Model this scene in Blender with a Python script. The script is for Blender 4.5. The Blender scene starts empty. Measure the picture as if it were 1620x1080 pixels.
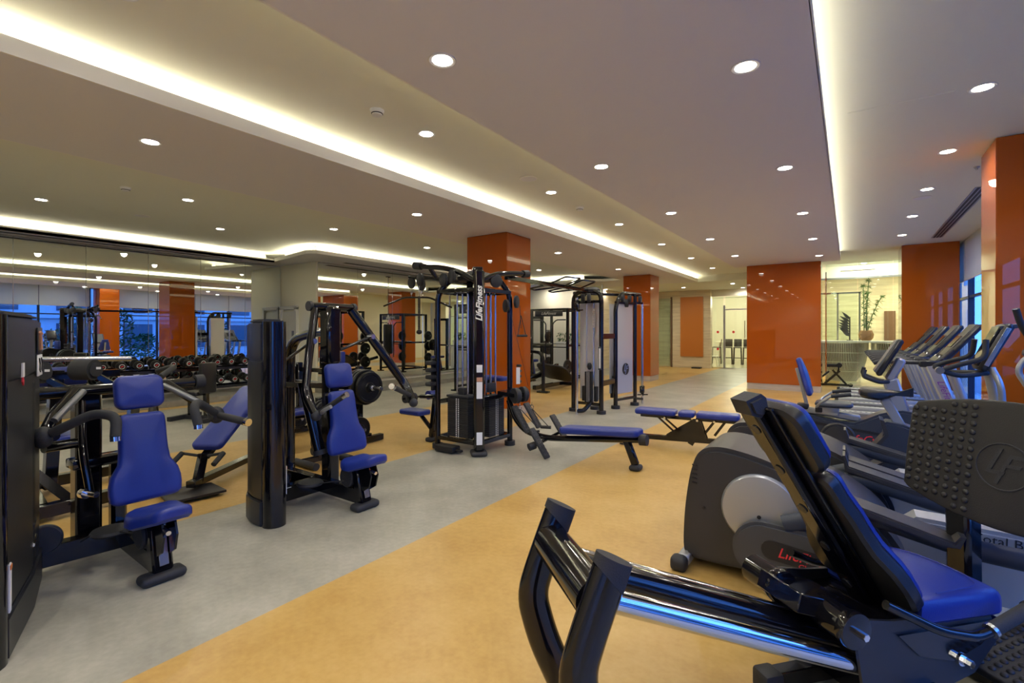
import bpy, bmesh, math, random
from math import sin, cos, pi, radians
from mathutils import Vector, Matrix, Euler
random.seed(7)
S = bpy.context.scene
COL = S.collection

# ------------------------------------------------------------ camera
YAW = math.atan(533 / 765)                       # camera looks 34.9 degrees left of +Y (room axis)
cam_d = bpy.data.cameras.new('camera'); cam = bpy.data.objects.new('camera', cam_d); COL.objects.link(cam)
cam.location = (0, 0, 1.5); cam.rotation_euler = (pi / 2, 0, YAW)
cam_d.sensor_width = 36; cam_d.lens = 36 * 765 / 1620
cam_d.shift_y = -15 / 1620; cam_d.clip_start = 0.05; cam_d.clip_end = 200
S.camera = cam
S.view_settings.view_transform = 'Standard'; S.view_settings.look = 'None'
S.view_settings.gamma = 1; S.view_settings.use_curve_mapping = False
S.view_settings.exposure = 0.0
try:
    S.cycles.max_bounces = 9; S.cycles.glossy_bounces = 6; S.cycles.transmission_bounces = 8; S.cycles.transparent_max_bounces = 12
    S.cycles.sample_clamp_indirect = 6; S.cycles.caustics_reflective = False; S.cycles.caustics_refractive = False
except Exception: pass

# ------------------------------------------------------------ world (blue dusk sky)
DOWN_W = 52.0      # watts per recessed downlight
COVE_E = 52.0      # cove LED strip emission
SKY_E = 5.2
w = bpy.data.worlds.new('dusk_sky'); S.world = w; w.use_nodes = True
nt = w.node_tree; bg = nt.nodes['Background']
tc = nt.nodes.new('ShaderNodeTexCoord'); sx = nt.nodes.new('ShaderNodeSeparateXYZ'); rp = nt.nodes.new('ShaderNodeValToRGB')
nt.links.new(tc.outputs['Generated'], sx.inputs[0]); nt.links.new(sx.outputs['Z'], rp.inputs[0]); nt.links.new(rp.outputs[0], bg.inputs[0])
rp.color_ramp.elements[0].color = (0.13, 0.37, 1.0, 1); rp.color_ramp.elements[1].color = (0.06, 0.22, 0.95, 1)
bg.inputs[1].default_value = SKY_E

# ------------------------------------------------------------ materials
MT = {}
def mat(name, col, rough=.5, metal=0, coat=0, spec=.5, emit=None, es=0, trans=0, ior=1.5, bump=None, var=None, coat_r=.03):
    m = bpy.data.materials.new(name); m.use_nodes = True; n = m.node_tree; b = n.nodes['Principled BSDF']
    b.inputs['Base Color'].default_value = (*col, 1); b.inputs['Roughness'].default_value = rough
    b.inputs['Metallic'].default_value = metal; b.inputs['Coat Weight'].default_value = coat
    b.inputs['Coat Roughness'].default_value = coat_r
    b.inputs['Specular IOR Level'].default_value = spec; b.inputs['IOR'].default_value = ior
    b.inputs['Transmission Weight'].default_value = trans
    if emit: b.inputs['Emission Color'].default_value = (*emit, 1); b.inputs['Emission Strength'].default_value = es
    t = None
    if var or bump:
        t = n.nodes.new('ShaderNodeTexCoord')
    if var:                                        # (scale, second colour, stretch, detail)
        mp = n.nodes.new('ShaderNodeMapping'); mp.inputs['Scale'].default_value = var[2]
        ns = n.nodes.new('ShaderNodeTexNoise'); ns.inputs['Scale'].default_value = var[0]; ns.inputs['Detail'].default_value = var[3]
        cr = n.nodes.new('ShaderNodeValToRGB'); cr.color_ramp.elements[0].position = .35; cr.color_ramp.elements[1].position = .68
        cr.color_ramp.elements[0].color = (*col, 1); cr.color_ramp.elements[1].color = (*var[1], 1)
        n.links.new(t.outputs['Object'], mp.inputs[0]); n.links.new(mp.outputs[0], ns.inputs['Vector'])
        n.links.new(ns.outputs[0], cr.inputs[0]); n.links.new(cr.outputs[0], b.inputs['Base Color'])
    if bump:                                       # (scale, strength)
        ns = n.nodes.new('ShaderNodeTexNoise'); ns.inputs['Scale'].default_value = bump[0]; ns.inputs['Detail'].default_value = 4
        bp = n.nodes.new('ShaderNodeBump'); bp.inputs['Strength'].default_value = bump[1]; bp.inputs['Distance'].default_value = .01
        n.links.new(t.outputs['Object'], ns.inputs['Vector']); n.links.new(ns.outputs[0], bp.inputs['Height']); n.links.new(bp.outputs[0], b.inputs['Normal'])
    MT[name] = m; return m
mat('black', (.004, .004, .006), .10, 0, .15)
mat('black_matte', (.012, .012, .014), .5, bump=(300, .15))
mat('rubber', (.020, .022, .028), .6, bump=(220, .25))
mat('foam', (.022, .024, .028), .75, bump=(400, .3))
mat('blue', (.012, .030, .235), .36, bump=(260, .12), spec=.5)
mat('vinyl_black', (.012, .012, .014), .33, bump=(260, .1))
mat('chrome', (.72, .73, .75), .09, 1)
mat('steel', (.55, .56, .58), .25, 1)
mat('silver', (.42, .44, .47), .36, .6)
mat('silver_dark', (.18, .19, .21), .4, .5)
mat('shell', (.030, .031, .035), .40, bump=(350, .08))
mat('shell_dark', (.014, .016, .022), .36, bump=(350, .08))
mat('shell_blue', (.03, .04, .062), .4)
mat('tower_grey', (.024, .025, .025), .35, .2)
mat('shell_light', (.055, .060, .070), .38)
mat('stack', (.02, .021, .024), .5)
mat('white', (.75, .75, .73), .5)
mat('label_white', (.82, .83, .85), .5)
mat('label_orange', (.75, .22, .05), .5)
mat('skin_print', (.55, .28, .17), .5)
mat('red_print', (.75, .03, .05), .5)
mat('purple_print', (.20, .03, .32), .5)
mat('screen', (.015, .016, .02), .12)
mat('bright', (.8, .8, .8), .4)
mat('iron', (.012, .012, .013), .38, .3)
mat('belt', (.03, .03, .033), .7)
mat('mirror', (.86, .90, .84), .0, 1)
mat('mirror_edge', (.55, .62, .58), .2, .5)
mat('orange_glass', (.43, .088, .002), .5, 0, 1.0, spec=.1, coat_r=.008)
mat('orange_panel', (.60, .20, .03), .4, 0, .4, coat_r=.05)
mat('plinth', (.56, .50, .42), .4, var=(3, (.48, .42, .34), (1, 1, 6), 3))
mat('cream', (.86, .82, .68), .6)
mat('cream_gloss', (.90, .86, .66), .25)
mat('ceiling', (.80, .79, .80), .85)
mat('ceiling_up', (.82, .83, .73), .85)
mat('fascia', (.86, .84, .78), .8)
mat('dark_slot', (.01, .01, .012), .5)
mat('frame_dark', (.02, .03, .06), .35, .3)
mat('blind', (.80, .80, .76), .8)
_n = MT['blind'].node_tree; _tl = _n.nodes.new('ShaderNodeBsdfTranslucent'); _tl.inputs[0].default_value = (.75, .74, .68, 1); _mx = _n.nodes.new('ShaderNodeMixShader'); _mx.inputs[0].default_value = .35
_n.links.new(_n.nodes['Principled BSDF'].outputs[0], _mx.inputs[1]); _n.links.new(_tl.outputs[0], _mx.inputs[2]); _n.links.new(_mx.outputs[0], _n.nodes['Material Output'].inputs[0])
mat('step_stone', (.30, .29, .25), .35, var=(6, (.22, .21, .18), (1, 1, 1), 6))
mat('marble_floor', (.62, .56, .44), .18)
mat('white_cab', (.72, .72, .70), .45)
mat('brown_wood', (.16, .09, .05), .5)
mat('leaf', (.07, .17, .03), .5)
mat('leaf_dark', (.02, .022, .02), .5)
mat('cane', (.10, .16, .05), .5)
mat('wicker', (.38, .20, .07), .6)
mat('rattan', (.80, .76, .60), .55)
mat('stool_dark', (.03, .025, .022), .5)
mat('grass', (.04, .10, .03), .9)
mat('hedge', (.03, .09, .025), .8)
mat('facade', (.40, .42, .45), .8)
mat('facade_glass', (.05, .07, .10), .1)
mat('parasol', (.12, .01, .12), .8)
mat('paving', (.30, .31, .32), .8)
mat('down_emit', (1, 1, 1), .5, emit=(1, .93, .82), es=40)
mat('cove_emit', (1, 1, 1), .5, emit=(1, .91, .66), es=COVE_E)
mat('cove_soft', (1, 1, 1), .5, emit=(1, .91, .68), es=COVE_E * .5)
mat('side_glow', (1, 1, 1), .5, emit=(1, .93, .68), es=2.6)
mat('sat_panel', (.66, .66, .70), .35, trans=0)
def floor_mat(name, c1, c2, c3):
    m = bpy.data.materials.new(name); m.use_nodes = True; n = m.node_tree; b = n.nodes['Principled BSDF']
    b.inputs['Roughness'].default_value = .36; b.inputs['Specular IOR Level'].default_value = .45
    t = n.nodes.new('ShaderNodeTexCoord')
    a = n.nodes.new('ShaderNodeTexNoise'); a.inputs['Scale'].default_value = 1.6; a.inputs['Detail'].default_value = 9; a.inputs['Roughness'].default_value = .62
    f = n.nodes.new('ShaderNodeTexNoise'); f.inputs['Scale'].default_value = 26; f.inputs['Detail'].default_value = 5
    mx = n.nodes.new('ShaderNodeMath'); mx.operation = 'MULTIPLY_ADD'; mx.inputs[1].default_value = .35; 
    r = n.nodes.new('ShaderNodeValToRGB'); r.color_ramp.elements[0].position = .45; r.color_ramp.elements[1].position = .92
    r.color_ramp.elements[0].color = (*c1, 1); r.color_ramp.elements[1].color = (*c3, 1)
    e = r.color_ramp.elements.new(.68); e.color = (*c2, 1)
    n.links.new(t.outputs['Object'], a.inputs['Vector']); n.links.new(t.outputs['Object'], f.inputs['Vector'])
    n.links.new(f.outputs[0], mx.inputs[0]); n.links.new(a.outputs[0], mx.inputs[2]); n.links.new(mx.outputs[0], r.inputs[0]); n.links.new(r.outputs[0], b.inputs['Base Color'])
    MT[name] = m
floor_mat('vinyl_grey', (.265, .258, .215), (.36, .348, .29), (.47, .45, .385))
floor_mat('vinyl_orange', (.45, .265, .068), (.56, .357, .108), (.64, .44, .165))
# travertine: horizontal veins
m = mat('travertine', (.84, .74, .52), .35, var=(1.0, (.66, .56, .38), (1.2, 1.2, 14), 5))
# clear glass: thin architectural pane
def glass(name, tint, mix):
    m = bpy.data.materials.new(name); m.use_nodes = True; n = m.node_tree; n.nodes.remove(n.nodes['Principled BSDF'])
    o = n.nodes['Material Output']; tr = n.nodes.new('ShaderNodeBsdfTransparent'); gl = n.nodes.new('ShaderNodeBsdfGlossy'); ms = n.nodes.new('ShaderNodeMixShader')
    tr.inputs[0].default_value = (*tint, 1); gl.inputs['Roughness'].default_value = 0
    fr = n.nodes.new('ShaderNodeFresnel'); fr.inputs[0].default_value = 1.5
    ad = n.nodes.new('ShaderNodeMath'); ad.operation = 'ADD'; ad.inputs[1].default_value = mix
    ge = n.nodes.new('ShaderNodeNewGeometry'); sb = n.nodes.new('ShaderNodeMath'); sb.operation = 'SUBTRACT'; sb.inputs[0].default_value = 1; ml = n.nodes.new('ShaderNodeMath'); ml.operation = 'MULTIPLY'   # reflect on the entering face only
    n.links.new(ge.outputs['Backfacing'], sb.inputs[1]); n.links.new(sb.outputs[0], ml.inputs[0]); n.links.new(ad.outputs[0], ml.inputs[1])
    n.links.new(fr.outputs[0], ad.inputs[0]); n.links.new(ml.outputs[0], ms.inputs[0]); n.links.new(tr.outputs[0], ms.inputs[1]); n.links.new(gl.outputs[0], ms.inputs[2]); n.links.new(ms.outputs[0], o.inputs[0])
    MT[name] = m
glass('glass', (.90, .96, .92), .02)
glass('glass_window', (.80, .88, .98), .02)
glass('smoked', (.42, .40, .42), .03)
glass('frosted', (.55, .56, .66), .03)
m = mat('frost', (.60, .60, .68), .35); m.node_tree.nodes['Principled BSDF'].inputs['Alpha'].default_value = .55
m = mat('frost_blue', (.22, .28, .50), .35); m.node_tree.nodes['Principled BSDF'].inputs['Alpha'].default_value = .8

# ------------------------------------------------------------ mesh builder
class B:
    def __init__(s, root=None):
        s.bm = bmesh.new(); s.m = Matrix.Identity(4); s.mi = 0
        if root is not None:                        # build in world coordinates, stored relative to the thing's Empty
            s.m = root_matrix(root).inverted()
    def add(s, vs, fs):
        b = [s.bm.verts.new(s.m @ Vector(v)) for v in vs]
        for f in fs:
            try:
                q = s.bm.faces.new([b[i] for i in f]); q.material_index = s.mi
            except ValueError: pass
        return s
    def merge(s, bm2, mtx=None):
        me = bpy.data.meshes.new('tmp'); bm2.to_mesh(me); bm2.free()
        M = s.m @ (mtx or Matrix.Identity(4))
        b = [s.bm.verts.new(M @ v.co) for v in me.vertices]
        for p in me.polygons:
            try:
                q = s.bm.faces.new([b[i] for i in p.vertices]); q.material_index = s.mi
            except ValueError: pass
        bpy.data.meshes.remove(me)
    def box(s, c, d, rot=(0, 0, 0), bev=0, seg=2):
        bm = bmesh.new(); bmesh.ops.create_cube(bm, size=1)
        bmesh.ops.scale(bm, vec=Vector(d), verts=bm.verts)
        if bev: bmesh.ops.bevel(bm, geom=bm.edges[:], offset=min(bev, min(d) * .49), segments=seg, affect='EDGES', profile=.5)
        s.merge(bm, Matrix.Translation(c) @ Euler(rot).to_matrix().to_4x4()); return s
    def bar(s, p0, p1, w_, h_, up=(0, 0, 1), bev=.004):   # rectangular section bar
        p0, p1 = Vector(p0), Vector(p1); t = (p1 - p0); L = t.length; t.normalize()
        u = Vector(up)
        if abs(t.dot(u)) > .98: u = Vector((1, 0, 0))
        sd = t.cross(u).normalized(); u = sd.cross(t).normalized()
        M = Matrix((( t.x, sd.x, u.x, (p0.x + p1.x) / 2), (t.y, sd.y, u.y, (p0.y + p1.y) / 2), (t.z, sd.z, u.z, (p0.z + p1.z) / 2), (0, 0, 0, 1)))
        bm = bmesh.new(); bmesh.ops.create_cube(bm, size=1); bmesh.ops.scale(bm, vec=Vector((L, w_, h_)), verts=bm.verts)
        if bev: bmesh.ops.bevel(bm, geom=bm.edges[:], offset=min(bev, w_ * .4, h_ * .4), segments=1, affect='EDGES')
        s.merge(bm, M); return s
    def tube(s, pts, r, n=12, fil=0, ry=None, up=(0, 0, 1), caps=True, r1=None):
        P = [Vector(p) for p in pts]
        if fil and len(P) > 2:
            Q = [P[0]]
            for i in range(1, len(P) - 1):
                a, b_, c = P[i - 1], P[i], P[i + 1]; f = min(fil, (a - b_).length * .45, (c - b_).length * .45)
                s0 = b_ + (a - b_).normalized() * f; s1 = b_ + (c - b_).normalized() * f
                for k in range(6):
                    t = k / 5; Q.append(s0 * (1 - t) ** 2 + b_ * 2 * t * (1 - t) + s1 * t * t)
            Q.append(P[-1]); P = Q
        ry = ry or r; rings = []; u = Vector(up); N = len(P)
        t0 = (P[1] - P[0]).normalized()
        if abs(t0.dot(u)) > .95: u = Vector((1, 0, 0)) if abs(t0.x) < .9 else Vector((0, 1, 0))
        sd = t0.cross(u).normalized(); nn = sd.cross(t0).normalized(); vs = []; fs = []
        for i, p in enumerate(P):
            t = (P[min(i + 1, N - 1)] - P[max(i - 1, 0)]).normalized()
            sd = (sd - t * sd.dot(t)).normalized(); nn = sd.cross(t).normalized()
            k = 1 if r1 is None else 1 + (r1 / r - 1) * i / (N - 1)
            for j in range(n):
                a = 2 * pi * j / n; vs.append(p + sd * cos(a) * r * k + nn * sin(a) * ry * k)
        for i in range(N - 1):
            for j in range(n): fs.append((i * n + j, i * n + (j + 1) % n, (i + 1) * n + (j + 1) % n, (i + 1) * n + j))
        if caps: fs.append(tuple(range(n))[::-1]); fs.append(tuple((N - 1) * n + j for j in range(n)))
        s.add(vs, fs); return s
    def cyl(s, p0, p1, r, n=20, bev=0, r2=None):
        p0, p1 = Vector(p0), Vector(p1); d = (p1 - p0).normalized()
        if bev:
            s.lathe(p0, p1, [(0, 0), (r - bev, 0), (r - bev * .3, bev * .3), (r, bev), (r, -bev), (r - bev * .3, -bev * .3), (r - bev, -0.0), (0, -0.0)], n)
        else: s.tube([p0, p1], r, n, r1=r2)
        return s
    def lathe(s, p0, p1, prof, n=24):
        """prof: (radius, distance along axis from p0; after the middle entry distances <=0 are measured back from p1)"""
        p0, p1 = Vector(p0), Vector(p1); L = (p1 - p0).length; t = (p1 - p0).normalized()
        u = Vector((0, 0, 1)) if abs(t.z) < .9 else Vector((1, 0, 0)); sd = t.cross(u).normalized(); nn = sd.cross(t)
        vs = []; fs = []; half = len(prof) // 2; rings = []
        for i, (r, d) in enumerate(prof):
            dd = d if (i < half or d > 0) else L + d
            c = p0 + t * dd
            if r < 1e-6: rings.append([len(vs)]); vs.append(c)
            else:
                rings.append(list(range(len(vs), len(vs) + n)))
                for j in range(n): a = 2 * pi * j / n; vs.append(c + sd * cos(a) * r + nn * sin(a) * r)
        for a, b_ in zip(rings, rings[1:]):
            if len(a) == 1 and len(b_) == 1: continue
            for j in range(n):
                k = (j + 1) % n
                if len(a) == 1: fs.append((a[0], b_[j], b_[k]))
                elif len(b_) == 1: fs.append((a[j], b_[0], a[k]))
                else: fs.append((a[j], b_[j], b_[k], a[k]))
        s.add(vs, fs); return s
    def revolve(s, c, axis, prof, n=28):             # prof: (radius, height along axis)
        c = Vector(c); t = Vector(axis).normalized()
        u = Vector((0, 0, 1)) if abs(t.z) < .9 else Vector((1, 0, 0)); sd = t.cross(u).normalized(); nn = sd.cross(t)
        vs = []; fs = []; rings = []
        for r, d in prof:
            q = c + t * d
            if r < 1e-6: rings.append([len(vs)]); vs.append(q)
            else:
                rings.append(list(range(len(vs), len(vs) + n)))
                for j in range(n): a = 2 * pi * j / n; vs.append(q + sd * cos(a) * r + nn * sin(a) * r)
        for a, b_ in zip(rings, rings[1:]):
            if len(a) == 1 and len(b_) == 1: continue
            for j in range(n):
                k = (j + 1) % n
                if len(a) == 1: fs.append((a[0], b_[j], b_[k]))
                elif len(b_) == 1: fs.append((a[j], b_[0], a[k]))
                else: fs.append((a[j], b_[j], b_[k], a[k]))
        s.add(vs, fs); return s
    def prism(s, poly, y0, y1, frame=None, bev=0):
        """poly in local (x, z) extruded along local y; frame maps local to builder space"""
        bm = bmesh.new(); a = [bm.verts.new((x, y0, z)) for x, z in poly]
        f = bm.faces.new(a); r = bmesh.ops.extrude_face_region(bm, geom=[f])
        for v in r['geom']:
            if isinstance(v, bmesh.types.BMVert): v.co.y = y1
        bmesh.ops.recalc_face_normals(bm, faces=bm.faces[:])
        if bev:
            ed = [e for e in bm.edges if abs(e.verts[0].co.y - e.verts[1].co.y) < 1e-6]
            bmesh.ops.bevel(bm, geom=ed, offset=bev, segments=2, affect='EDGES')
        s.merge(bm, frame); return s
    def pad(s, outline, th, frame=None, edge=.02, dome=0.012, back=True, bend=None):
        """upholstered cushion: outline (x, y), thickness th along +z, rounded rim; bend(x,y,z)->(x,y,z)"""
        o = [Vector((x, y)) for x, y in outline]; n = len(o)
        area = sum(o[i].x * o[(i + 1) % n].y - o[(i + 1) % n].x * o[i].y for i in range(n))
        if area < 0: o.reverse()
        nor = []
        for i in range(n):
            e = (o[(i + 1) % n] - o[i - 1]); nor.append(Vector((-e.y, e.x)).normalized())
        c = sum(o, Vector((0, 0))) / n; rings = []
        def ring(inset, z): rings.append([(o[i] + nor[i] * inset, z) for i in range(n)])
        ring(edge * .6, 0); ring(0, edge * .6)
        for k in range(5):
            a = k / 4 * pi / 2; ring(edge * (1 - cos(a)), th - edge + edge * sin(a))
        vs = []; fs = []
        for rg in rings:
            for p, z in rg: vs.append((p.x, p.y, z))
        for i in range(len(rings) - 1):
            for j in range(n): fs.append((i * n + j, i * n + (j + 1) % n, (i + 1) * n + (j + 1) % n, (i + 1) * n + j))
        last = [p for p, z in rings[-1]]; base = (len(rings) - 1) * n
        x0 = min(p.x for p in o); x1 = max(p.x for p in o); y0 = min(p.y for p in o); y1 = max(p.y for p in o)
        def dz(v): return dome * max(0, 1 - ((v.x - (x0 + x1) / 2) / ((x1 - x0) / 2)) ** 2) * max(0, 1 - ((v.y - (y0 + y1) / 2) / ((y1 - y0) / 2)) ** 2)
        for q in (.90, .78, .62, .44, .24):
            for p in last:
                v = c.lerp(p, q); vs.append((v.x, v.y, th + dz(v) * (1 - q ** 4)))
            for j in range(n): fs.append((base + j, base + (j + 1) % n, base + n + (j + 1) % n, base + n + j))
            base += n
        vs.append((c.x, c.y, th + dz(c))); ci = len(vs) - 1
        for j in range(n): fs.append((base + j, base + (j + 1) % n, ci))
        fs.append(tuple(range(n))[::-1])
        if bend: vs = [bend(*v) for v in vs]
        if frame is not None: vs = [frame @ Vector(v) for v in vs]
        s.add(vs, fs); return s
    def ball(s, c, r, sc=(1, 1, 1), n=16):
        bm = bmesh.new(); bmesh.ops.create_uvsphere(bm, u_segments=n, v_segments=n // 2 + 2, radius=r)
        s.merge(bm, Matrix.Translation(c) @ Matrix.Diagonal((*sc, 1))); return s
    def torus(s, c, axis, R, r, n=24, k=8, a0=0, a1=2 * pi):
        c = Vector(c); t = Vector(axis).normalized(); u = Vector((0, 0, 1)) if abs(t.z) < .9 else Vector((1, 0, 0)); sd = t.cross(u).normalized(); nn = sd.cross(t)
        full = abs(a1 - a0 - 2 * pi) < 1e-4; m = n if full else n + 1; vs = []; fs = []
        for i in range(m):
            a = a0 + (a1 - a0) * i / n; d = sd * cos(a) + nn * sin(a)
            for j in range(k): b_ = 2 * pi * j / k; vs.append(c + d * (R + r * cos(b_)) + t * r * sin(b_))
        for i in range(n if full else m - 1):
            for j in range(k): fs.append((i * k + j, i * k + (j + 1) % k, ((i + 1) % m) * k + (j + 1) % k, ((i + 1) % m) * k + j))
        s.add(vs, fs); return s
    def quad(s, *p): s.add(p, [tuple(range(len(p)))]); return s
    def part(s, name, m, parent=None, label=None, sm=True, ang=38, mats=None):
        me = bpy.data.meshes.new(name)
        bmesh.ops.recalc_face_normals(s.bm, faces=s.bm.faces[:])
        s.bm.to_mesh(me); s.bm.free()
        for x in (mats or [m]): me.materials.append(MT[x])
        if sm and len(me.polygons):
            me.polygons.foreach_set('use_smooth', [True] * len(me.polygons)); me.set_sharp_from_angle(angle=radians(ang))
        o = bpy.data.objects.new(name, me); COL.objects.link(o)
        if parent is not None: o.parent = parent
        if label: o['label'] = label
        return o
def root_matrix(o):
    M = Matrix.Translation(o.location) @ o.rotation_euler.to_matrix().to_4x4()
    return (root_matrix(o.parent) @ M) if o.parent else M
def thing(name, label, cat, loc=(0, 0, 0), rz=0, group=None, kind=None):
    o = bpy.data.objects.new(name, None); COL.objects.link(o); o.location = loc; o.rotation_euler = (0, 0, rz); o.empty_display_size = .1
    if label: o['label'] = label
    if cat: o['category'] = cat
    if group: o['group'] = group
    if kind: o['kind'] = kind
    return o
def tag(o, label=None, cat=None, group=None, kind=None):
    if label: o['label'] = label
    if cat: o['category'] = cat
    if group: o['group'] = group
    if kind: o['kind'] = kind
    return o
def struct(name, b, m, parent=None, sm=False, label=None):
    o = b.part(name, m, parent, sm=sm)
    if parent is None: o['kind'] = 'structure'; o['label'] = label or name.replace('_', ' ')
    return o
def kids(o): return [c for c in ALLKIDS.get(o, [])]
def copy_tree(o, loc=None, rz=None, label=None, group=None, parent=None):
    c = o.copy(); COL.objects.link(c); c.parent = parent
    if loc is not None: c.location = loc
    if rz is not None: c.rotation_euler = (0, 0, rz)
    if label: c['label'] = label
    if group: c['group'] = group
    for ch in [x for x in COL.objects if x.parent == o]: copy_tree(ch, parent=c)
    return c
def smooth_poly(p, k=2, closed=True):          # corner cutting for soft moulded outlines
    for _ in range(k):
        q = []
        for i in range(len(p)):
            a, b_ = p[i], p[(i + 1) % len(p)]
            q += [(a[0] * .78 + b_[0] * .22, a[1] * .78 + b_[1] * .22), (a[0] * .22 + b_[0] * .78, a[1] * .22 + b_[1] * .78)]
        p = q
    return p
def rrect(w_, h_, r, n=5, cx=0, cy=0):
    o = []
    for (sx_, sy_, a0) in ((1, 1, 0), (-1, 1, 90), (-1, -1, 180), (1, -1, 270)):
        for k in range(n + 1):
            a = radians(a0 + 90 * k / n); o.append((cx + sx_ * (w_ / 2 - r) + r * cos(a), cy + sy_ * (h_ / 2 - r) + r * sin(a)))
    return o
def frame3(o, x, y):       # matrix with origin o, local x and y directions (z = x cross y)
    x = Vector(x).normalized(); y = Vector(y); z = x.cross(y).normalized(); y = z.cross(x); o = Vector(o)
    return Matrix(((x.x, y.x, z.x, o.x), (x.y, y.y, z.y, o.y), (x.z, y.z, z.z, o.z), (0, 0, 0, 1)))
def text(s, size, m, parent, frame, shear=0, ext=.0008, name='lettering', label=None, wx=1.0, bold=0):
    c = bpy.data.curves.new('t', 'FONT'); c.body = s; c.size = size; c.shear = shear; c.extrude = ext; c.align_x = 'CENTER'; c.align_y = 'CENTER'; c.resolution_u = 2; c.offset = bold
    o = bpy.data.objects.new('t', c); COL.objects.link(o); dg = bpy.context.evaluated_depsgraph_get(); dg.update()
    me = bpy.data.meshes.new_from_object(o.evaluated_get(dg)); bpy.data.objects.remove(o); bpy.data.curves.remove(c)
    me.transform(Matrix.Diagonal((wx, 1, 1, 1))); me.transform(frame); me.materials.clear(); me.materials.append(MT[m])
    t = bpy.data.objects.new(name, me); COL.objects.link(t); t.parent = parent
    if label: t['label'] = label
    return t
# ============================================================ room shell
CZ, UZ = 3.25, 3.47          # lowered ceiling panels / raised ceiling
Y0, Y1 = -5.5, 22.0
# --- floor: long vinyl strips laid side by side
fl = thing('floor', 'vinyl floor laid in long grey and orange strips', None, kind='structure')
XS = [(-12.6, -11.15, 'vinyl_grey'), (-11.15, -10.8, 'vinyl_orange'), (-10.8, -9.0, 'vinyl_grey'), (-9.0, -6.9, 'vinyl_grey'), (-6.9, -4.36, 'vinyl_orange'), (-4.36, -2.555, 'vinyl_grey'), (-2.555, -.225, 'vinyl_orange'), (-.225, 2.5, 'vinyl_grey')]
for a, b_, m in XS:
    ye = 14.2 if a < -9.5 else (16.7 if a > -.5 else Y1)
    if a == -9.0: B().box(((-9.0 - 6.9) / 2, 12, -.06), (2.1, 20, .12)).part('floor_strip', m, fl, sm=False); B().box((-7.95, -1.75, -.06), (2.1, 7.5, .12)).part('floor_strip', m, fl, sm=False); continue
    B().box(((a + b_) / 2, (Y0 + ye) / 2, -.06), (b_ - a, ye - Y0, .12)).part('floor_strip', m, fl, sm=False)
B().box((-10.2, 16.5, -.06), (2.4, 4.6, .12)).part('floor_strip', 'vinyl_grey', fl, sm=False)
struct('floor_lobby', B().box((.9, 18.85, -.062), (3.3, 4.3, .12)), 'marble_floor', label='cream polished stone floor of the lobby')
struct('floor_cafe', B().box((-3.5, 26, -.06), (12, 8, .12)), 'marble_floor', label='pale floor of the cafe behind the glass doors')
# --- stone step along the mirrors
struct('trim_1', B().box((-11.75, .8, .06), (1.3, 12.5, .12), bev=.006), 'step_stone', label='low stone step along the first mirror wall')
struct('trim_2', B().box((-10.3, 11.6, .06), (1.15, 9.1, .12), bev=.006), 'step_stone', label='low stone step along the second mirror wall')
# --- left walls
struct('wall_left', B().box((-12.6, .8, 1.75), (.3, 12.8, 3.6)), 'cream', label='left wall behind the big mirrors')
def mirror_wall(name, label, X, ys):
    r = thing(name, label, 'mirror', (X, ys[0], 0))
    for a, b_ in zip(ys, ys[1:]):
        B(r).box((X + .012, (a + b_) / 2, 1.71), (.024, b_ - a - .006, 3.04), bev=.002, seg=1).part('mirror_panel', 'mirror', r, sm=False)
    for a in ys[1:-1]:
        B(r).box((X + .004, a, 1.71), (.008, .006, 3.04)).part('joint', 'mirror_edge', r, sm=False)
    return r
mirror_wall('wall_mirror', 'big wall mirror of tall panels behind the dumbbell rack', -12.44, [-5.3, -4.22, -3.18, -2.1, -1.06, 0, 1.0, 2.02, 3.04, 4.08, 5.11, 6.12, 7.04])
mirror_wall('wall_mirror', 'wall mirror of tall panels beside the cream wall with the door', -10.85, [7.1, 8.29, 9.49, 10.7, 11.9, 13.1, 14.3, 15.5])
struct('wall_jog', B().box((-11.7, 7.2, 1.75), (1.7, .28, 3.6)), 'cream_gloss', label='cream wall with a door between the two mirrors')
struct('wall_left_far', B().box((-11.0, 11.4, 1.75), (.28, 8.6, 3.6)), 'cream', label='left wall behind the second mirror')
d = thing('door_1', 'white door with a light frame in the cream wall', None, (-12.0, 7.05, 0), kind='structure')
leaf = B(d).box((-12.0, 7.05, 1.0), (.62, .05, 2.06), bev=.004).part('door_leaf', 'white', d, sm=False)
for x in (-12.36, -11.64): B(d).box((x, 7.03, 1.07), (.09, .10, 2.14), bev=.006).part('door_frame', 'white', d, sm=False)
B(d).box((-12.0, 7.03, 2.13), (.81, .10, .09), bev=.006).part('door_frame', 'white', d, sm=False)
B(d).box((-11.78, 7.02, 1.42), (.13, .01, .22)).part('sign_plate', 'silver_dark', leaf, sm=False)
B(d).tube([(-12.24, 7.02, 1.0), (-12.24, 6.97, 1.0), (-12.12, 6.97, 1.0)], .01, 8, .01).part('handle', 'steel', leaf)
# --- back wall behind camera, far wall pieces
struct('wall_rear', B().box((-5, -5.6, 1.8), (16, .2, 3.7)), 'cream', label='cream wall behind the viewer')
struct('wall_back', B().box((-9.6, 15.9, 1.8), (2.7, .2, 3.7)), 'cream', label='cream far wall left of the glazing')
struct('wall_back_far', B().box((-8.2, 21.2, 1.8), (5, .2, 3.7)), 'travertine', label='travertine wall beyond the far glazing')
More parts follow.
